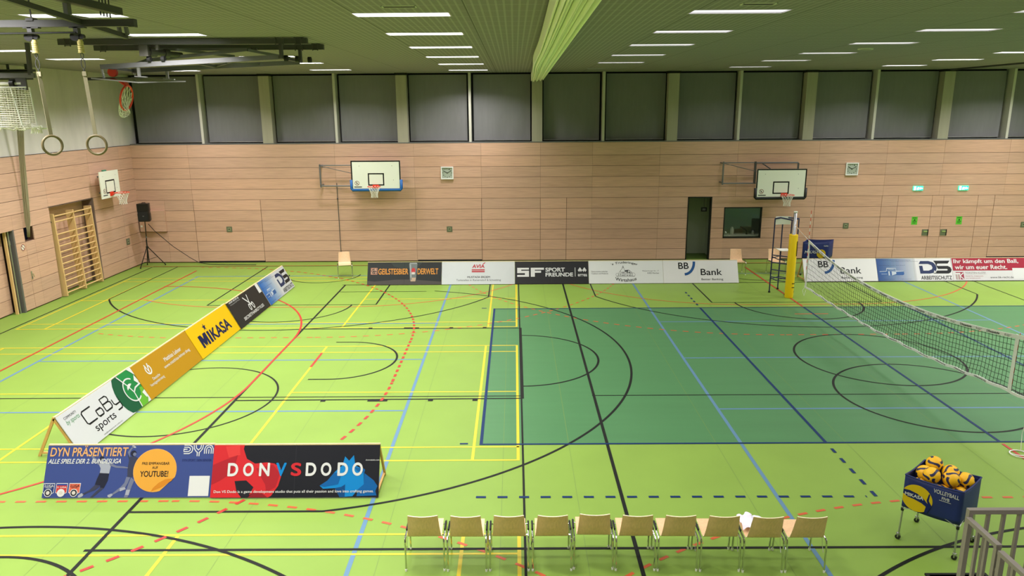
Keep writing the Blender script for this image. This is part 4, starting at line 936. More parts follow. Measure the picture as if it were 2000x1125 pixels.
mb.build('clamp_rod', M['dsteel'], t); MB().bar((-.02, -1.0, -.28), (.02, -.3, -.27), .05, .03).build('strut', M['alu'], t)

# white ball net and its bars, strap bundle on the left wall
t = thing('ball_net', 'white knotted net bag hanging from a grey bar in the top left corner', 'net', (-9.6, 3.0, 6.35))
MB().bar((-1.6, 0, 0), (1.0, 0, -.01), .07, .09).build('bar', M['steel'], t); mb = MB().bar((.92, 0, 0), (.96, -.02, .59), .08, .05); mb.build('hanger', M['dsteel'], t)
mb = MB().tube([(-1.6, 0, -.16), (.72, 0, -.155)], .03, 10); mb.build('roller', M['offwhite'], t); MB().tube([(.52, 0, -.155), (.60, 0, -.155)], .085, 18).build('roller_disc', M['black'], t); MB().box((.62, -.02, -.28), (.82, .02, -.02)).build('side_plate', M['dsteel'], t)
mb = MB()
def npt(x, z, d): return (x + d * .02, -.2 * d + .03 * math.sin(x * 9), z)
for d in (0, 1):
    xs = [lerp(-1.6, .86, k / 44) for k in range(45)]; zs = [lerp(-.23, -.98, k / 18) for k in range(19)]
    for x in xs: mb.tube([npt(x, z + .012 * math.sin(x * 5), d) for z in zs[::3]], .0048, 4)
    for z in zs: mb.tube([npt(x, z + .012 * math.sin(x * 5), d) for x in xs[::4]], .0048, 4)
mb.build('netting', M['net'], t)
mb = MB(); mb.tube([(-1.6, -.1, -.23), (.86, -.1, -.23)], .014, 6); mb.tube([(.62, -.2, -.23), (.74, -.2, -.95)], .014, 6); mb.tube([(.86, 0, -.23), (.9, 0, -.98)], .014, 6); mb.build('border_rope', M['white'], t)
mb = MB()
for k in range(60):
    x = random.uniform(-1.6, 1.0); mb.tube([(x, random.uniform(-.25, .02), -.95 + random.uniform(-.03, .05)), (x + .12, random.uniform(-.25, .02), -1.04 + random.uniform(-.03, .05)), (x + .22, random.uniform(-.25, .02), -.97 + random.uniform(-.05, .03))], .007, 4)
for k in range(14):
    a = k * .45; mb.tube([(.86, -.1, -.9), (.95 + .07 * math.sin(a), -.1 + .1 * math.cos(a), -.98), (.93 + .1 * math.cos(a), -.1 + .08 * math.sin(a), -1.1)], .007, 4)
mb.build('gathered_hem', M['net'], t)
t = thing('strap_bundle', 'bundle of long beige straps hanging down the left wall into a wall opening', 'straps', (-13.5, 9.42, 2.1))
mb = MB()
for k in range(9):
    o = (k - 4) * .018
    mb.tube([(.45 + o * 1.6, -.05 + .02 * (k % 3), 4.45), (.32 + o * 1.3, -.04 + .03 * (k % 2), 3.4), (.19 + o, 0, 2.4), (.09 + o * .9, .02 * (k % 3), 1.2), (.05 + o, 0, .5), (.02 + o * .5, .02, .25), (-.02 + o * .4, .04, .02)], .014, 6)
mb.build('straps', M['strap'], t, smooth=True)
t = thing('pulley_rack', 'dark rack of small pulleys above the strap bundle under the ceiling', 'pulley rack', (-13.1, 9.4, 6.62))
mb = MB(); mb.box((-.4, -.1, .12), (.5, .1, .18)); mb.box((-.4, -.1, -.1), (.5, -.06, .15)); mb.bar((-.2, 0, .15), (-.2, 0, .32), .05); mb.bar((.3, 0, .15), (.3, 0, .32), .05); mb.build('plate', M['dsteel'], t)
for k in range(7): MB().tube([(-.3 + k * .11, -.12, .0), (-.3 + k * .11, .06, .0)], .045, 10).build('pulley', M['steel'], t)

# ------------------------------------------------------------------ wall fittings
def clock(x, z, label):
    t = thing('wall_clock', label, 'clock', (x, YF - .001, z), 0, 'square wall clocks'); h = .23
    mb = MB(); w = .035
    for a, b in (((-h, -h), (h, -h + w)), ((-h, h - w), (h, h)), ((-h, -h + w), (-h + w, h - w)), ((h - w, -h + w), (h, h - w))): mb.box((a[0], -.06, a[1]), (b[0], 0, b[1]))
    mb.build('case', M['white'], t); MB().box((-h + w, -.03, -h + w), (h - w, 0, h - w)).build('dial', col((206, 216, 200), .4), t)
    A = Art((-h + w, -.03, -h + w), (1, 0, 0), (0, 0, 1), 2 * (h - w), 2 * (h - w)); c = (50, 54, 46)
    for k in range(12):
        a = PI / 2 - k * PI / 6; A.text('numerals', c, str(k or 12), .5 + .40 * math.cos(a) - .045, .5 + .40 * math.sin(a) - .05, .5 + .40 * math.cos(a) + .045, .5 + .40 * math.sin(a) + .05, .02, 0, 1, grp='n')
    A.finish(t)
    mb = MB(); mb.bar((0, -.037, 0), (-.125, -.037, .075), .02, .004, up=(0, 1, 0)); mb.build('hour_hand', M['black'], t)
    mb = MB(); mb.bar((0, -.042, 0), (.15, -.042, .095), .014, .004, up=(0, 1, 0)); mb.tube([(0, -.045, 0), (0, -.03, 0)], .018, 10); mb.build('minute_hand', M['black'], t)
clock(-1.865, 3.35, 'square white wall clock right of the blue-padded backboard')
clock(13.14, 3.40, 'square white wall clock right of the black-padded backboard')
for x, lab in ((15.675, 'lit green exit sign, the left one of two on the far wall'), (17.36, 'lit green exit sign, the right one of two on the far wall')):
    t = thing('exit_sign', lab, 'exit sign', (x, YF - .001, 2.672), 0, 'lit exit signs')
    MB().box((-.18, -.05, -.08), (.18, 0, .08)).build('sign_box', M['glow'], t)
    A = Art((-.18, -.05, -.08), (1, 0, 0), (0, 0, 1), .36, .16)
    w = MB(); P = lambda a, b: A.P(a, b, 1)
    for pts in ([(.04, .08), (.26, .08), (.26, .92), (.04, .92)], [(.60, .5), (.76, .85), (.76, .62), (.95, .62), (.95, .38), (.76, .38), (.76, .15)], [(.36, .1), (.42, .1), (.5, .4), (.54, .12), (.6, .12), (.55, .55), (.6, .72), (.44, .78), (.36, .55)]):
        w.add([P(a, b) for a, b in pts], [tuple(range(len(pts)))])
    w.build('pictogram', M['glow_w'], t)
for x, lab in ((15.70, 'bright green paper notice, the left one of two on the far wall'), (17.375, 'bright green paper notice, the right one of two on the far wall')):
    t = thing('notice', lab, 'notice', (x, YF - .001, 1.45), 0, 'green notices')
    MB().box((-.11, -.004, -.15), (.11, 0, .15)).build('sheet', M['note'], t)
    A = Art((-.11, -.004, -.15), (1, 0, 0), (0, 0, 1), .22, .30); k = (40, 96, 30)
    A.rect('print', k, .15, .80, .8, .88); A.poly('print', k, [(.3, .5), (.7, .5), (.55, .72), (.45, .66)]); A.rect('print', k, .2, .34, .85, .42); A.rect('print', k, .2, .18, .7, .24); A.finish(t)
def plate(x, z, s, label, group, bright=False, wall='far'):
    t = thing('socket_plate' if not bright else 'door_pull', label, 'wall plate' if not bright else 'door pull', (x, YF - .001, z) if wall == 'far' else (XL + .001, x, z), 0 if wall == 'far' else PI / 2, group)
    MB().box((-s, -.012, -s), (s, 0, s)).build('plate', M['brass'], t)
    if bright: MB().box((-s * .6, -.03, s * .15), (s * .6, -.01, s * .55)).build('handle', M['chrome'], t); MB().box((s * .7, -.02, -s), (s, -.011, s)).build('shadow_edge', M['black'], t)
    else:
        MB().box((-s * .55, -.018, -s * .55), (s * .55, -.012, s * .6)).build('cover', M['plate_in'], t); MB().box((-s * .3, -.021, -.01), (s * .3, -.018, .02)).build('slot', M['black'], t)
for x, z, lab in ((-10.18, 1.285, 'square grey wall plate on the far wall between the loudspeaker and the pole'), (-1.835, 1.24, 'square grey wall plate below the left wall clock'), (13.13, 1.275, 'square grey wall plate below the right wall clock'), (19.82, 1.28, 'square grey wall plate at the right edge of the picture')):
    plate(x, z, .105, lab, 'square wall plates')
plate(16.15, 1.0, .12, 'metal door pull plate below the left green notice', 'door pulls', True); plate(16.84, 1.0, .12, 'metal door pull plate below the right green notice', 'door pulls', True)
plate(14.95, 1.015, .115, 'square grey wall plate on the left wall below the small hoop', 'square wall plates', wall='left')
t = thing('prohibition_sign', 'small round red prohibition sign on the left wall by the open door', 'sign', (XL + .001, 9.18, 1.86), PI / 2)
MB().tube([(0, -.004, 0), (0, 0, 0)], .1, 24).build('disc', M['offwhite'], t)
A = Art((-.1, -.004, -.1), (1, 0, 0), (0, 0, 1), .2, .2); A.arc('red_mark', (170, 50, 44), .5, .5, .085, 0, 2 * PI, .022, 1); A.stroke('red_mark', (170, 50, 44), [(.2, .8), (.8, .2)], .02, 2); A.finish(t)
h = MB().box((XL - .001, 9.355, .88), (XL + .012, 9.395, 1.12)).build('door_handle', M['plate_in'], wall_left)
MB().tube([(XL + .01, 9.375, 1.04), (XL + .05, 9.375, 1.04), (XL + .05, 9.395, .94)], .01, 8).build('lever', M['chrome'], h); MB().box((XL + .012, 9.36, .91), (XL + .018, 9.39, .96)).build('lock', M['steel'], h)
t = thing('wall_cabinet', 'wooden flap cabinet on the far wall behind the loudspeaker', 'cabinet', (-13.05, YF - .001, 1.23))
mb = MB(); mb.box((-.47, -.10, 0), (.52, 0, .39)); mb.box((-.47, -.10, .40), (.52, 0, .79)); mb.tone = [(1, 1, 1, 1)] * 16; mb.build('flap', M['wood'], t); MB().box((-.475, -.105, 0), (-.46, 0, .79)).build('side_edge', M['groove'], t); MB().box((-.43, -.11, .17), (-.36, -.10, .24)).build('lock', M['offwhite'], t)

# wall bars in the niche
t = thing('wall_bars', 'pine wall bars leaning in the niche of the left wall', 'wall bars', (XL - .05, 11.8, 0), PI / 2)
ys = [-1.06, -.02, 1.0]
for k, y in enumerate(ys):
    MB().bar((y, -.06, .02), (y, .02, 2.61), .24, .045, up=(1, 0, 0)).build('upright', M['pine'], t)
for i in range(2):
    for k in range(14):
        if k == 2: continue
        z = 2.54 - k * .185 - (.0 if k < 2 else .02); yy = lerp(.02, -.06, 1 - z / 2.6) - .08 + (.0 if k else -.05)
        mb = MB().tube([(ys[i] + .02, yy, z), (ys[i + 1] - .02, yy, z)], .021, 8); mb.build('rung', M['pine'], t)
MB().bar((-1.085, -.02, 2.36), (-1.085, .12, 2.36), .012, .03).build('hinge', M['dsteel'], t)

# loudspeaker on its stand
t = thing('speaker_stand', 'black tripod stand in the far left corner of the hall', 'speaker stand', (-12.97, 15.15, 0))
mb = MB().cyl((0, 0, .2), (0, 0, 1.05), .022); mb.cyl((.01, 0, 1.0), (.04, -.02, 1.742), .017); mb.build('pole', M['black'], t); MB().cyl((0, 0, .72), (0, 0, .8), .045).build('hub', M['black'], t); MB().cyl((.012, 0, 1.12), (.012, 0, 1.17), .03).build('collar', M['steel'], t)
for fx, fy in ((-.22, -.24), (.40, .42), (-.3, .45)):
    MB().tube([(fx * .05, fy * .05, .76), (fx, fy, .03)], .016, 8).build('leg', M['black'], t)
    MB().tube([(0, 0, .3), (fx * .55, fy * .55, .36)], .008, 6).build('brace', M['black'], t); MB().sphere((fx, fy, .028), .026, 5).build('foot', M['rubber'], t)
t = thing('loudspeaker', 'black loudspeaker box on the tripod stand in the left corner', 'loudspeaker', (-12.88, 15.08, 1.745), .12)
mb = MB(); pr = [(-.215, -.10), (-.19, -.16), (.19, -.16), (.215, -.10), (.15, .2), (-.15, .2)]
def prism(mb, pts, z0, z1, m=None):
    n = len(pts); mb.add([(x, y, z0) for x, y in pts] + [(x, y, z1) for x, y in pts], [tuple(range(n - 1, -1, -1)), tuple(range(n, 2 * n))] + [(i, (i + 1) % n, n + (i + 1) % n, n + i) for i in range(n)], m)
prism(mb, pr, .02, .28); prism(mb, [(x * .93, y) for x, y in pr], .28, .37); prism(mb, pr, .37, .645); prism(mb, [(x * .9, y * .9) for x, y in pr], 0, .02); mb.build('cabinet', M['black'], t)
MB().box((-.16, -.166, .05), (.16, -.158, .36)).build('grille', M['rubber'], t)
mb = MB(); mb.add([(-.15, -.163, .58), (.15, -.163, .58), (.17, -.163, .41), (0, -.168, .37), (-.17, -.163, .41), (-.07, -.08, .53), (.07, -.08, .53), (.07, -.08, .47), (-.07, -.08, .47)], [(0, 1, 6, 5), (1, 2, 7, 6), (2, 3, 4, 8, 7), (4, 0, 5, 8), (5, 6, 7, 8)]); mb.build('horn', col((30, 30, 32), .5), t)
MB().box((-.02, -.17, .19), (.03, -.166, .215)).build('badge', M['steel'], t); MB().tube([(-.06, 0, .65), (-.04, 0, .675), (.06, 0, .675), (.08, 0, .65)], .014, 6).build('carry_handle', M['black'], t)
o = MB().tube([(-12.86, 15.22, 1.62), (-12.7, 15.3, 1.35), (-12.2, 15.55, .72), (-11.7, 15.75, .25), (-11.4, 15.8, .04), (-10.9, 15.6, .015), (-10.2, 15.5, .015), (-9.1, 15.45, .015)], .011, 6).build('cable', M['rubber']); tag(o, 'thin dark cable sloping from the loudspeaker stand down to the floor', 'cable')

# ------------------------------------------------------------------ chairs
def chair_parts(t):
    prof = [(.225, .452), (.12, .447), (0, .437), (-.10, .435), (-.165, .445), (-.205, .478), (-.228, .54), (-.255, .62), (-.285, .72), (-.318, .82)]
    def f(u, v):
        k = v * (len(prof) - 1); i = min(int(k), len(prof) - 2); q = k - i
        y, z = lerp(prof[i][0], prof[i + 1][0], q), lerp(prof[i][1], prof[i + 1][1], q)
        dy, dz = prof[i + 1][0] - prof[i][0], prof[i + 1][1] - prof[i][1]
        w = lerp(.205, .212, min(1, v * 2)) if v < .5 else lerp(.212, .182, (v - .5) * 2)
        x = lerp(-1, 1, u); c = (1 - x * x) * .035 * max(0, (v - .45) / .55)
        return (x * w, y - c, z), (x * .15 * max(0, v - .45), -dz, dy)
    s = MB(); es, K = shell(f, 10, 18, .011, s, M['ply']); base = 0
    s.f += es; s.mi += [s.slot(M['plyedge'])] * len(es)
    seat = s.build('seat_shell', parent=t, smooth=False)
    for sx in (-1, 1):
        x = sx * .242
        mb = MB().tube([(x, -.245, .012), (x, -.235, .40), (x, -.225, .43), (x, -.19, .445), (x, .15, .452), (x, .19, .44), (x, .205, .41)], .0115, 8); mb.build('side_frame', M['chrome'], t)
        mb = MB().tube([(x, .205, .415), (x, .22, .2), (x, .235, .012)], .0115, 8); mb.build('front_leg', M['chrome'], t)
        mb = MB(); mb.tube([(x, -.05, .466), (x, .13, .470)], .013, 6); mb.build('rubber_buffer', M['rubber'], t)
        mb = MB().tube([(x, -.13, .44), (x * .7, -.13, .425), (-x * .7, -.13, .425)], .009, 6) if sx > 0 else MB().tube([(x, .12, .44), (x * .7, .12, .428), (-x * .7, .12, .428), (-x, .12, .44)], .009, 6)
        mb.build('cross_bar', M['chrome'], t)
        MB().tube([(x - sx * .014, -.20, .25), (x - sx * .012, -.16, .30), (x - sx * .012, -.12, .42)], .004, 5).build('link_hook', M['chrome'], t)
        for y in (-.245, .235): MB().lathe([(0, 0), (.014, 0), (.015, .03), (0, .032)], (x, y, 0), 10).build('foot', M['offwhite'], t)
CG = 'wooden chairs in the row facing the court'
cx_ = [-.518, .015, .544, 1.079, 1.605, 2.125, 2.65, 3.178, 3.706, 4.232]
cy_ = [-3.34, -3.35, -3.345, -3.345, -3.32, -3.35, -3.36, -3.375, -3.40, -3.405]
cl = ['at the left end of the near row', 'second from the left in the near row', 'third from the left in the near row', 'fourth from the left in the near row', 'fifth from the left in the near row, set forward', 'sixth from the left in the near row, halfway along', 'fourth from the right in the near row', 'third from the right in the near row', 'second from the right, under a cloth', 'at the right end of the near row']
ch0 = thing('wooden_chair', 'beech shell chair with chrome legs ' + cl[0], 'chair', (cx_[0], cy_[0], 0), .01, CG); chair_parts(ch0)
for i in range(1, 10): dup(ch0, (cx_[i], cy_[i], 0), [0, -.01, .0, .005, -.02, -.01, -.012, -.01, -.015, -.01][i], 'beech shell chair with chrome legs ' + cl[i])
for x, y, r, lab in ((-5.28, 13.38, -2.9, 'single pale wooden chair standing alone left of the far boards'), (8.38, 13.5, 3.1, 'pale wooden chair half hidden behind the right end of the left-hand far boards'), (9.72, 13.45, 3.2, 'pale wooden chair standing behind the umpire stand')):
    c = dup(ch0, (x, y, 0), r, lab, 'single wooden chairs by the far wall')
t = thing('towel', 'crumpled white cloth lying on the second chair from the right', 'towel', (3.62, -3.36, .455))
def tw(u, v):
    x = lerp(-.13, .17, u); y = lerp(-.1, .2, v)
    return (x, y, .02 + .035 * abs(math.sin(u * 9 + v * 4)) + .03 * math.sin(v * 7 + u * 3) ** 2 + (.025 if .35 < u < .6 and v > .75 else 0))
mb = MB(); mb.grid(tw, 22, 22); mb.build('cloth', mat('towel_cloth', (226, 222, 236), .9), t, smooth=True)

# ------------------------------------------------------------------ ball carts and balls
def ball_mesh(r=.105, n=40):
    mb = MB(); axes = [((1, 0, 0), (0, 1, 0), (0, 0, 1)), ((-1, 0, 0), (0, 0, 1), (0, 1, 0)), ((0, 1, 0), (0, 0, 1), (1, 0, 0)), ((0, -1, 0), (1, 0, 0), (0, 0, 1)), ((0, 0, 1), (1, 0, 0), (0, 1, 0)), ((0, 0, -1), (0, 1, 0), (1, 0, 0))]
    for c, a, b in axes:
        c, a, b = Vector(c), Vector(a), Vector(b)
        if a.cross(b).dot(c) < 0: a, b = b, a
        vs = []; 
        for j in range(n + 1):
            for i in range(n + 1):
                p, q = math.tan((2 * i / n - 1) * PI / 4), math.tan((2 * j / n - 1) * PI / 4); vs.append((c + a * p + b * q).normalized() * r)
        fy, fb = [], []
        for j in range(n):
            for i in range(n):
                p, q = 2 * (i + .5) / n - 1, 2 * (j + .5) / n - 1
                f = (j * (n + 1) + i, j * (n + 1) + i + 1, (j + 1) * (n + 1) + i + 1, (j + 1) * (n + 1) + i)
                blue = abs(q - .5 * math.sin(p * 1.9)) < .24
                (fb if blue else fy).append(f)
        k = len(mb.v); mb.add(vs, fy, M['ballyellow']); s = mb.slot(M['ballblue']); mb.f += [tuple(x + k for x in f) for f in fb]; mb.mi += [s] * len(fb)
    return mb
bp = [(6.249, -2.6976, 0.9872, 'at the back of the cart, topmost of the pile'),
      (6.055, -2.99, 0.975, 'front left in the cart, largest in view'),
      (6.0792, -2.7881, 0.8995, 'at the back left corner of the cart'),
      (6.3914, -2.844, 0.932, 'at the back right of the cart'),
      (6.2639, -3.0694, 0.9607, 'in the middle of the cart'),
      (6.4703, -3.0401, 0.9246, 'at the right corner of the cart, showing its valve'),
      (6.1487, -3.0975, 0.7855, 'low at the front edge of the cart'),
      (5.9486, -2.9021, 0.7783, 'low at the front left edge of the cart'),
      (6.3562, -3.1368, 0.775, 'low at the front right edge of the cart')]
b0 = None
for i, (x, y, z, lab) in enumerate(bp):
    rot = (random.uniform(0, 6), random.uniform(0, 6), random.uniform(0, 6))
    if b0 is None:
        b0 = ball_mesh().build('volleyball', smooth=True); o = b0
    else:
        o = b0.copy(); C.objects.link(o)
    o.location = (x, y, z); o.rotation_euler = rot; tag(o, 'yellow and blue volleyball ' + lab, 'ball', 'volleyballs in the cart')
def cart(label, c4, ztop, zbot, zin, draw, casters=True):
    """c4: left, back, right, front corners seen from the hall (left->front is the printed face)"""
    A_, B_, C_, D_ = [Vector((x, y, 0)) for x, y in c4]; ctr = (A_ + B_ + C_ + D_) / 4
    t = thing('ball_cart', label, 'ball cart', (ctr.x, ctr.y, 0)); L = [p - ctr for p in (A_, B_, C_, D_)]
    names = ['left_panel', 'back_panel', 'right_panel', 'front_panel']; prs = [(0, 1), (1, 2), (2, 3), (0, 3)]
    for nm, (i, j) in zip(names, prs):
        a, b = L[i], L[j]; out = ((a + b) / 2).normalized()
        def f(u, v, a=a, b=b, out=out):
            p = a.lerp(b, u); z = lerp(zbot - .02 * math.sin(PI * u), ztop - .022 * math.sin(PI * u), v)
            return (p.x + out.x * .02 * math.sin(PI * u) * math.sin(PI * v), p.y + out.y * .02 * math.sin(PI * u) * math.sin(PI * v), z), out
        mb = MB(); es, K = shell(f, 12, 8, .006, mb, M['nylon']); mb.f += es; mb.mi += [0] * len(es); mb.build(nm, None, t, smooth=True)
    MB().add([(p.x * .97, p.y * .97, zin) for p in L] + [(p.x * .97, p.y * .97, zin - .01) for p in L], MB.BF).build('bottom', mat('cart_lining', (120, 124, 140), .8), t)
    mb = MB()
    for i in range(4): mb.tube([(L[i].x, L[i].y, ztop - .01), *[((L[i].lerp(L[(i + 1) % 4], k / 6)).x, (L[i].lerp(L[(i + 1) % 4], k / 6)).y, ztop - .01 - .02 * math.sin(PI * k / 6)) for k in range(1, 6)], (L[(i + 1) % 4].x, L[(i + 1) % 4].y, ztop - .01)], .011, 6)
    mb.build('rim', M['nylon'], t)
    for p in L:
        MB().tube([(p.x * .95, p.y * .95, zbot + .08), (p.x * .99, p.y * .99, .075)], .0125, 8).build('leg', M['alu'], t)
        MB().tube([(p.x * .97, p.y * .97, .425), (p.x * .97, p.y * .97, .465)], .02, 8).build('joint', M['black'], t)
        o = MB().tube([(p.x - .012, p.y - .012, .033), (p.x + .012, p.y + .012, .033)], .033, 16).build('wheel', M['black'], t); MB().box((p.x - .018, p.y - .018, .033), (p.x + .018, p.y + .018, .09)).build('fork', M['alu'], o)
    mb = MB()
    for i in range(4):
        q = L[i].lerp(L[(i + 1) % 4], .3); r = L[(i + 1) % 4].lerp(L[i], .3); mb.tube([(L[i].x, L[i].y, .45), (q.x, q.y, zbot + .04)], .007, 6); mb.tube([(L[(i + 1) % 4].x, L[(i + 1) % 4].y, .45), (r.x, r.y, zbot + .04)], .007, 6)
    mb.build('strut', M['alu'], t)
    a, b = L[0], L[3]; u = (b - a).normalized(); n = u.cross(Vector((0, 0, 1))); org = a + n * .024; org.z = zbot
    A = Art(org, u, (0, 0, 1), (b - a).length, ztop - zbot); draw(A); A.finish(t)
    return t
def emblem(A, cx, cy, r):
    def circ(t0, t1, k=1, n=20): return [(cx + k * r / A.W * math.cos(lerp(t0, t1, i / n)), cy + k * r / A.H * math.sin(lerp(t0, t1, i / n))) for i in range(n + 1)]
    clipx = lambda pts: [(max(.005, a), b) for a, b in pts]
    A.poly('ball_emblem', (250, 214, 30), clipx(circ(0, 2 * PI, 1, 40)), 1)
    nv = (26, 40, 110); X = lambda x: cx + x * r / A.W; Y = lambda y: cy + y * r / A.H
    A.poly('ball_emblem', nv, clipx([(X(-.98), Y(.42)), (X(-.5), Y(.46)), (X(0), Y(.36)), (X(.45), Y(.1)), (X(.75), Y(-.2)), (X(.98), Y(-.2)), (X(.9), Y(-.45)), (X(.7), Y(-.9)), (X(.55), Y(-.85)), (X(.62), Y(-.4)), (X(.3), Y(-.24)), (X(-.2), Y(-.12)), (X(-.6), Y(-.08)), (X(-.95), Y(.1))]), 2)
    A.poly('ball_emblem', nv, [(X(.72), Y(-.2)), (X(.62), Y(.1)), (X(.72), Y(.62)), (X(.8), Y(.58)), (X(.76), Y(.1)), (X(.95), Y(-.2))], 2)
    A.text('lettering', WHT, 'MIKASA', max(.02, X(-.8)), Y(.0), X(.42), Y(.26), .05, 0, 4)
def d_cart(A):
    emblem(A, .255, .40, .185)
    A.text('lettering', WHT, 'VOLLEYBALL', .52, .74, .95, .86, .025, 0, 3); A.text('lettering', WHT, 'FIVB', .67, .60, .80, .69, .03, 0, 3); A.stroke('lettering', WHT, [(.63, .57), (.83, .57)], .006, 3)
cart('blue ball cart full of volleyballs standing near the row of chairs', [(5.76, -2.91), (6.23, -2.50), (6.70, -3.0), (6.24, -3.39)], .955, .49, .665, d_cart)
def d_cart2(A):
    A.text('lettering', WHT, 'MIKASA', .08, .32, .62, .50, .04, .02, 3); A.text('lettering', WHT, 'VOLLEYBALL', .8, .72, .985, .80, .02, 0, 3)
    A.disc('ball_emblem', (250, 214, 30), .73, .30, .15, 1); A.poly('ball_emblem', (26, 40, 110), [(.56, .36), (.68, .34), (.88, .12), (.9, .24), (.72, .5), (.6, .5)], 2)
cart('blue ball cart behind the net post by the far wall', [(10.49, 13.2), (10.85, 13.75), (11.72, 13.65), (11.37, 13.2)], 1.165, .57, .7, d_cart2)

# ------------------------------------------------------------------ volleyball net, post, umpire stand
PYp = 10.12
t = thing('net_post', 'silver volleyball net post wrapped in yellow padding', 'net post', (8.98, PYp, 0))
mb = MB().cyl((0, 0, 0), (0, 0, 2.6), .048, 20); mb.build('pole', M['alu'], t, smooth=True); MB().box((-.006, -.052, 1.9), (.006, -.04, 2.58)).build('slot', M['black'], t); MB().lathe([(0, 2.6), (.055, 2.6), (.06, 2.62), (.05, 2.64), (0, 2.64)], n=18).build('cap', M['offwhite'], t)
mb = MB().lathe([(.05, 1.945), (.118, 1.945), (.125, 1.93), (.128, .02), (.12, 0), (.05, 0)], n=28); mb.build('padding', M['yellow_pad'], t, smooth=True)
mb = MB(); mb.box((.02, -.131, .45), (.1, -.12, .47)); mb.box((.02, -.131, .33), (.1, -.12, .35)); mb.box((.09, -.11, 1.3), (.1, -.085, 1.75)); mb.build('label_bar', M['black'], t)
MB().tube([(.0, -.05, 2.25), (.02, -.5, 2.12), (.02, -.8, 2.05)], .006, 5).build('rope', mat('rope_orange', (200, 140, 80), .7), t)
def ntop(y): return 1.535 + (.0185 if y < 4.7 else .0235) * (y - 4.7) ** 2
def nbot(y):
    P = [(-.6, 1.02), (0, .97), (.71, .918), (1.65, .81), (2.72, .715), (3.88, .655), (4.95, .60), (7.29, .60), (9.06, .64)]
    for (a, za), (b, zb) in zip(P[:-1], P[1:]):
        if y <= b: return lerp(za, zb, (y - a) / (b - a)) + .012 * math.sin(y * 9)
    return .64
Y0, Y1 = -.55, 9.03
t = thing('volleyball_net', 'black volleyball net with white tape sagging across the green court', 'volleyball net', (9, 4.5, 0))
def NP(y, k, dx=0): return (dx + .03 * math.sin(y * 1.7) * k * (1 - k) * 4, y - 4.5, lerp(nbot(y), ntop(y), k))
mb = MB(); n = 96
for i in range(n + 1):
    y = lerp(Y0, Y1, i / n); mb.tube([NP(y, k / 6) for k in range(7)], .0042, 4, cap=False)
for j in range(1, 10): mb.tube([NP(lerp(Y0, Y1, i / 48), j / 10) for i in range(49)], .0042, 4, cap=False)
mb.build('netting', M['netdark'], t)
def band(nm, fn, m, th=.012):
    mb = MB(); N = 60; vs = []; fs = []
    for i in range(N + 1):
        y = lerp(Y0, Y1, i / N); z0, z1 = fn(y); x = NP(y, .98)[0]
        vs += [(x - th / 2, y - 4.5, z0), (x + th / 2, y - 4.5, z0), (x + th / 2, y - 4.5, z1), (x - th / 2, y - 4.5, z1)]
    for i in range(N):
        a = i * 4; b = a + 4
        for k in range(4): l = (k + 1) % 4; fs.append((a + k, b + k, b + l, a + l))
    fs += [(0, 1, 2, 3), (N * 4 + 3, N * 4 + 2, N * 4 + 1, N * 4)]; mb.add(vs, fs); return mb.build(nm, m, t)
band('top_tape', lambda y: (ntop(y) - .07, ntop(y)), M['white']); band('bottom_tape', lambda y: (nbot(y) - .05, nbot(y)), M['white'])
for y, w in ((0.0, .085), (8.97, .085)):
    mb = MB(); q = [Vector(NP(y, k / 6)) for k in range(7)]
    for a, b in zip(q[:-1], q[1:]): mb.bar(a, b, .014, w, up=(0, 1, 0))
    mb.build('side_tape', M['white'], t)
MB().tube([(0, Y1 - 4.5, ntop(Y1) - .02), (0, 10.05 - 4.5, 2.2)], .006, 5).build('net_cable', M['white'], t)
mb = MB()
def put_text(s, y, dz, h, wv, fn):
    A = Art((-.0085, y - 4.5, fn(y) + dz), Vector((0, -wv, fn(y - wv) - fn(y))).normalized(), (0, 0, 1), wv, h)
    A.lv = 0; A.text('x', INK, s, 0, 0, 1, 1, .03, 0, .4, grp='g'); q = A.parts[('x', 'g')]; mb.add(q.v, q.f, col(INK))
    return A
y = 8.6
while y > .3:
    put_text('S.Wessendorfer', y, -.058, .042, .36, ntop); put_text('O', y - .48, -.052, .034, .035, ntop); put_text('volleyball', y - .53, -.035, .014, .12, ntop); put_text('netze', y - .53, -.055, .014, .08, ntop)
    y -= .78
y = 8.4
while y > .4: put_text('volleycamp.org', y, -.042, .034, .34, nbot); y -= .62
mb.build('lettering', None, t)
for y, h in ((8.95, 1.0), (.04, .72)):
    mb = MB(); z0 = ntop(y) - .95; 
    for k in range(18): mb.tube([(-.0, y - 4.5 + .062, z0 + k * .1), (-.0, y - 4.5 + .062, z0 + k * .1 + .1)], .008, 6, m=M['ring'] if k % 2 else M['white'])
    if y > 5: mb.build('antenna', None, t)
    else:
        mb2 = MB()
        for k in range(10): mb2.tube([(-.0, y - 4.5 - .085, z0 + k * .1), (-.0, y - 4.5 - .085, z0 + k * .1 + .1)], .006, 6, m=M['ring'] if k % 2 else M['white'])
        mb2.build('antenna', None, t)
MB().tube([(0, 8.97 - 4.5, .62), (-.06, 9.0 - 4.5, .5), (-.03, 8.95 - 4.5, .35), (.03, 8.99 - 4.5, .5)], .007, 5).build('loose_rope', M['white'], t)
mb = MB()
for k in range(2): mb.tube([(9.02 + (.13 + .03 * k) * math.cos(a), -.42 + (.06 + .03 * k) * math.sin(a) * 1.6 - .05 * k, .014 + .008 * k) for a in [2 * PI * j / 18 for j in range(18)]], .007, 5, closed=True)
mb.tube([(9.1, -.36, .02), (9.12, -.3, .3), (9.1, -.42, .9), (9.0, -.5, 1.0)], .005, 5)
for q in range(len(mb.v)): mb.v[q] = (mb.v[q][0] - 9, mb.v[q][1] - 4.5, mb.v[q][2])
mb.build('tie_rope', M['white'], t)
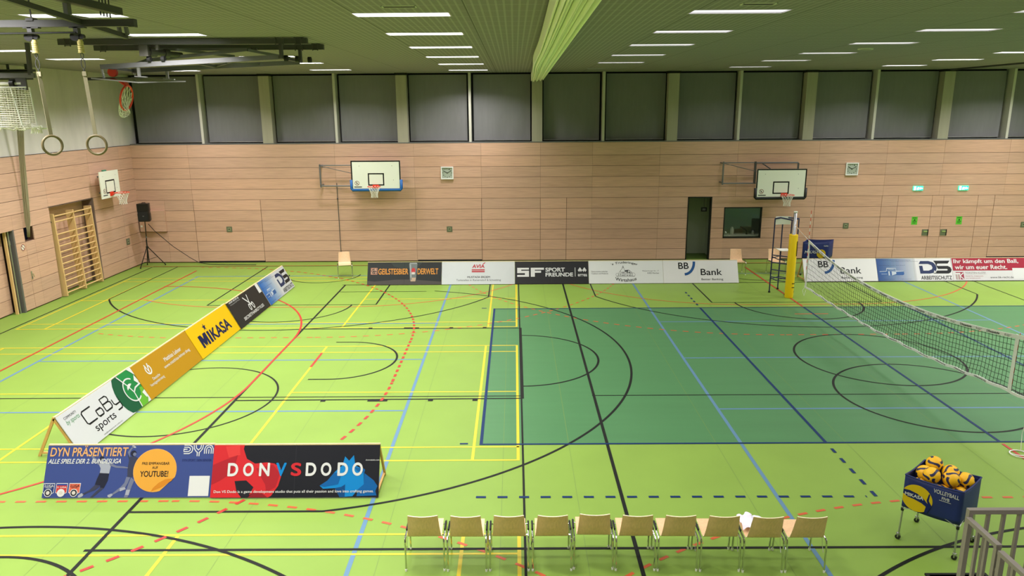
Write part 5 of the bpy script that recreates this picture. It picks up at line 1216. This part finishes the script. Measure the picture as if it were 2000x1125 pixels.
t = thing('umpire_stand', 'dark blue umpire ladder stand with white seat beside the yellow post', 'umpire stand', (8.75, 10.65, 0))
mb = MB()
posts = {'fl': ((8.60, 10.76), (8.60, 10.72)), 'fr': ((8.97, 10.40), (9.01, 10.42)), 'bl': ((9.00, 11.16), (8.97, 11.08)), 'br': ((9.33, 10.74), (9.32, 10.70))}
for k, (a, b) in posts.items():
    MB().tube([(a[0] - 8.75, a[1] - 10.65, 0), (b[0] - 8.75, b[1] - 10.65, 2.33)], .02, 8).build('leg', M['navy_frame'], t)
    MB().lathe([(0, 0), (.034, 0), (.034, .05), (0, .06)], (a[0] - 8.75, a[1] - 10.65, 0), 10).build('foot', M['black'], t)
def ps(k, z): a, b = posts[k]; q = z / 2.33; return (lerp(a[0], b[0], q) - 8.75, lerp(a[1], b[1], q) - 10.65, z)
for z in (1.2, .97, .74, .51): MB().tube([ps('fl', z), ps('fr', z)], .018, 8).build('rung', M['navy_frame'], t)
mb = MB()
for z in (1.1, .43):
    mb.tube([ps('fl', z + .05), (.02, .02, z - .03), ps('fr', z)], .014, 6); mb.tube([ps('bl', z), ps('br', z)], .014, 6); mb.tube([ps('fl', z), ps('bl', z)], .014, 6); mb.tube([ps('fr', z), ps('br', z)], .014, 6)
mb.tube([(.06, .02, .5), (.1, .05, 1.36)], .014, 6); mb.build('brace', M['navy_frame'], t)
mb = MB(); mb.tube([ps('bl', 2.33), ps('fl', 2.33), (.0, -.0, 2.37), ps('fr', 2.33), ps('br', 2.33)], .022, 8); mb.tube([ps('bl', 2.33), ps('br', 2.33)], .02, 8); mb.build('arm_rail', M['navy_frame'], t)
def bk(u, v): x = lerp(-.235, .235, u); return (x + .17, .27 + .05 * (1 - (2 * u - 1) ** 2), 2.12 + .25 * v), (0, -1, 0)
s = MB(); es, K = shell(bk, 10, 4, .012, s, M['offwhite']); s.f += es; s.mi += [0] * len(es); s.build('backrest', None, t)
def st(u, v): x = lerp(-.23, .24, u); return (x + .13, lerp(-.12, .3, v), 1.36 + .07 * max(0, 1 - u * 2.5) ** 2), (0, 0, 1)
s = MB(); es, K = shell(st, 10, 4, .014, s, M['offwhite']); s.f += es; s.mi += [0] * len(es); s.build('seat', None, t)

# ------------------------------------------------------------------ stair railing and crate in the near right corner
RX, RY, RZ = 3.985, -6.86, 2.75
t = thing('stair_railing', 'grey painted flat-bar railing at the bottom right corner', 'railing', (RX, RY, 1.7)); G = M['grey_rail']
zz = RZ - 1.7
MB().box((0, -.02, zz - .034), (3.4, .02, zz)).build('top_rail', G, t)
MB().box((0, -.02, 0), (.032, .02, zz - .034)).build('post', G, t)
for k in range(1, 26): MB().box((.03 + k * .115, -.012, .06), (.052 + k * .115, .012, zz - .034)).build('baluster', G, t)
MB().box((0.05, -.02, .03), (3.4, .02, .07)).build('bottom_rail', G, t)
z2 = zz - .052
def panel(y0, y1, z2, n):
    MB().box((-.025, y1, z2 - .03), (.015, y0, z2)).build('top_rail', G, t)
    for y in (y0 - .016, y1 + .016): MB().box((-.022, y - .016, 0), (.012, y + .016, z2 - .03)).build('post', G, t)
    for k in range(1, n): y = lerp(y0 - .025, y1 + .025, k / n); MB().box((-.015, y - .012, .05), (.006, y + .012, z2 - .03)).build('baluster', G, t)
    MB().box((-.03, y1, .02), (.012, y0, .06)).build('bottom_rail', G, t)
panel(-.025, -.385, z2, 3); panel(-.405, -1.9, z2 - .03, 12)
MB().box((-.012, -.41, z2 - .2), (.008, -.38, z2 - .18)).build('connector', G, t)
t = thing('crate', 'black crate standing on the floor under the ball cart at the bottom edge', 'crate', (5.82, -4.30, 0))
mb = MB()
for a, b in (((-.34, -.2), (.34, -.185)), ((-.34, .185), (.34, .2)), ((-.34, -.185), (-.325, .185)), ((.325, -.185), (.34, .185))): mb.box((a[0], a[1], 0), (b[0], b[1], .28))
mb.box((-.34, -.2, 0), (.34, .2, .015)); mb.build('body', M['black'], t); mb = MB()
for a, b in (((-.36, -.22), (.36, -.185)), ((-.36, .185), (.36, .22)), ((-.36, -.185), (-.325, .185)), ((.325, -.185), (.36, .185))): mb.box((a[0], a[1], .262), (b[0], b[1], .285))
mb.build('rim', col((34, 34, 30)), t)
for x, y, c, lab, cap in ((-.22, .09, (90, 160, 220), 'clear blue bottle at the left end of the black crate', (240, 240, 240)), (-.1, .1, (70, 130, 210), 'blue bottle beside the white-capped one in the black crate', (40, 110, 200)), (.02, .08, (180, 60, 60), 'red-capped bottle in the middle of the black crate', (200, 40, 50))):
    b = thing('bottle', lab, 'bottle', (5.82 + x, -4.30 + y, .015), 0, 'bottles in the black crate')
    MB().lathe([(0, 0), (.036, 0), (.038, .16), (.016, .21), (.014, .225)], n=14).build('body', col(c, .2), b, smooth=True); MB().lathe([(.016, .222), (.016, .245), (0, .246)], n=12).build('cap', col(cap), b)
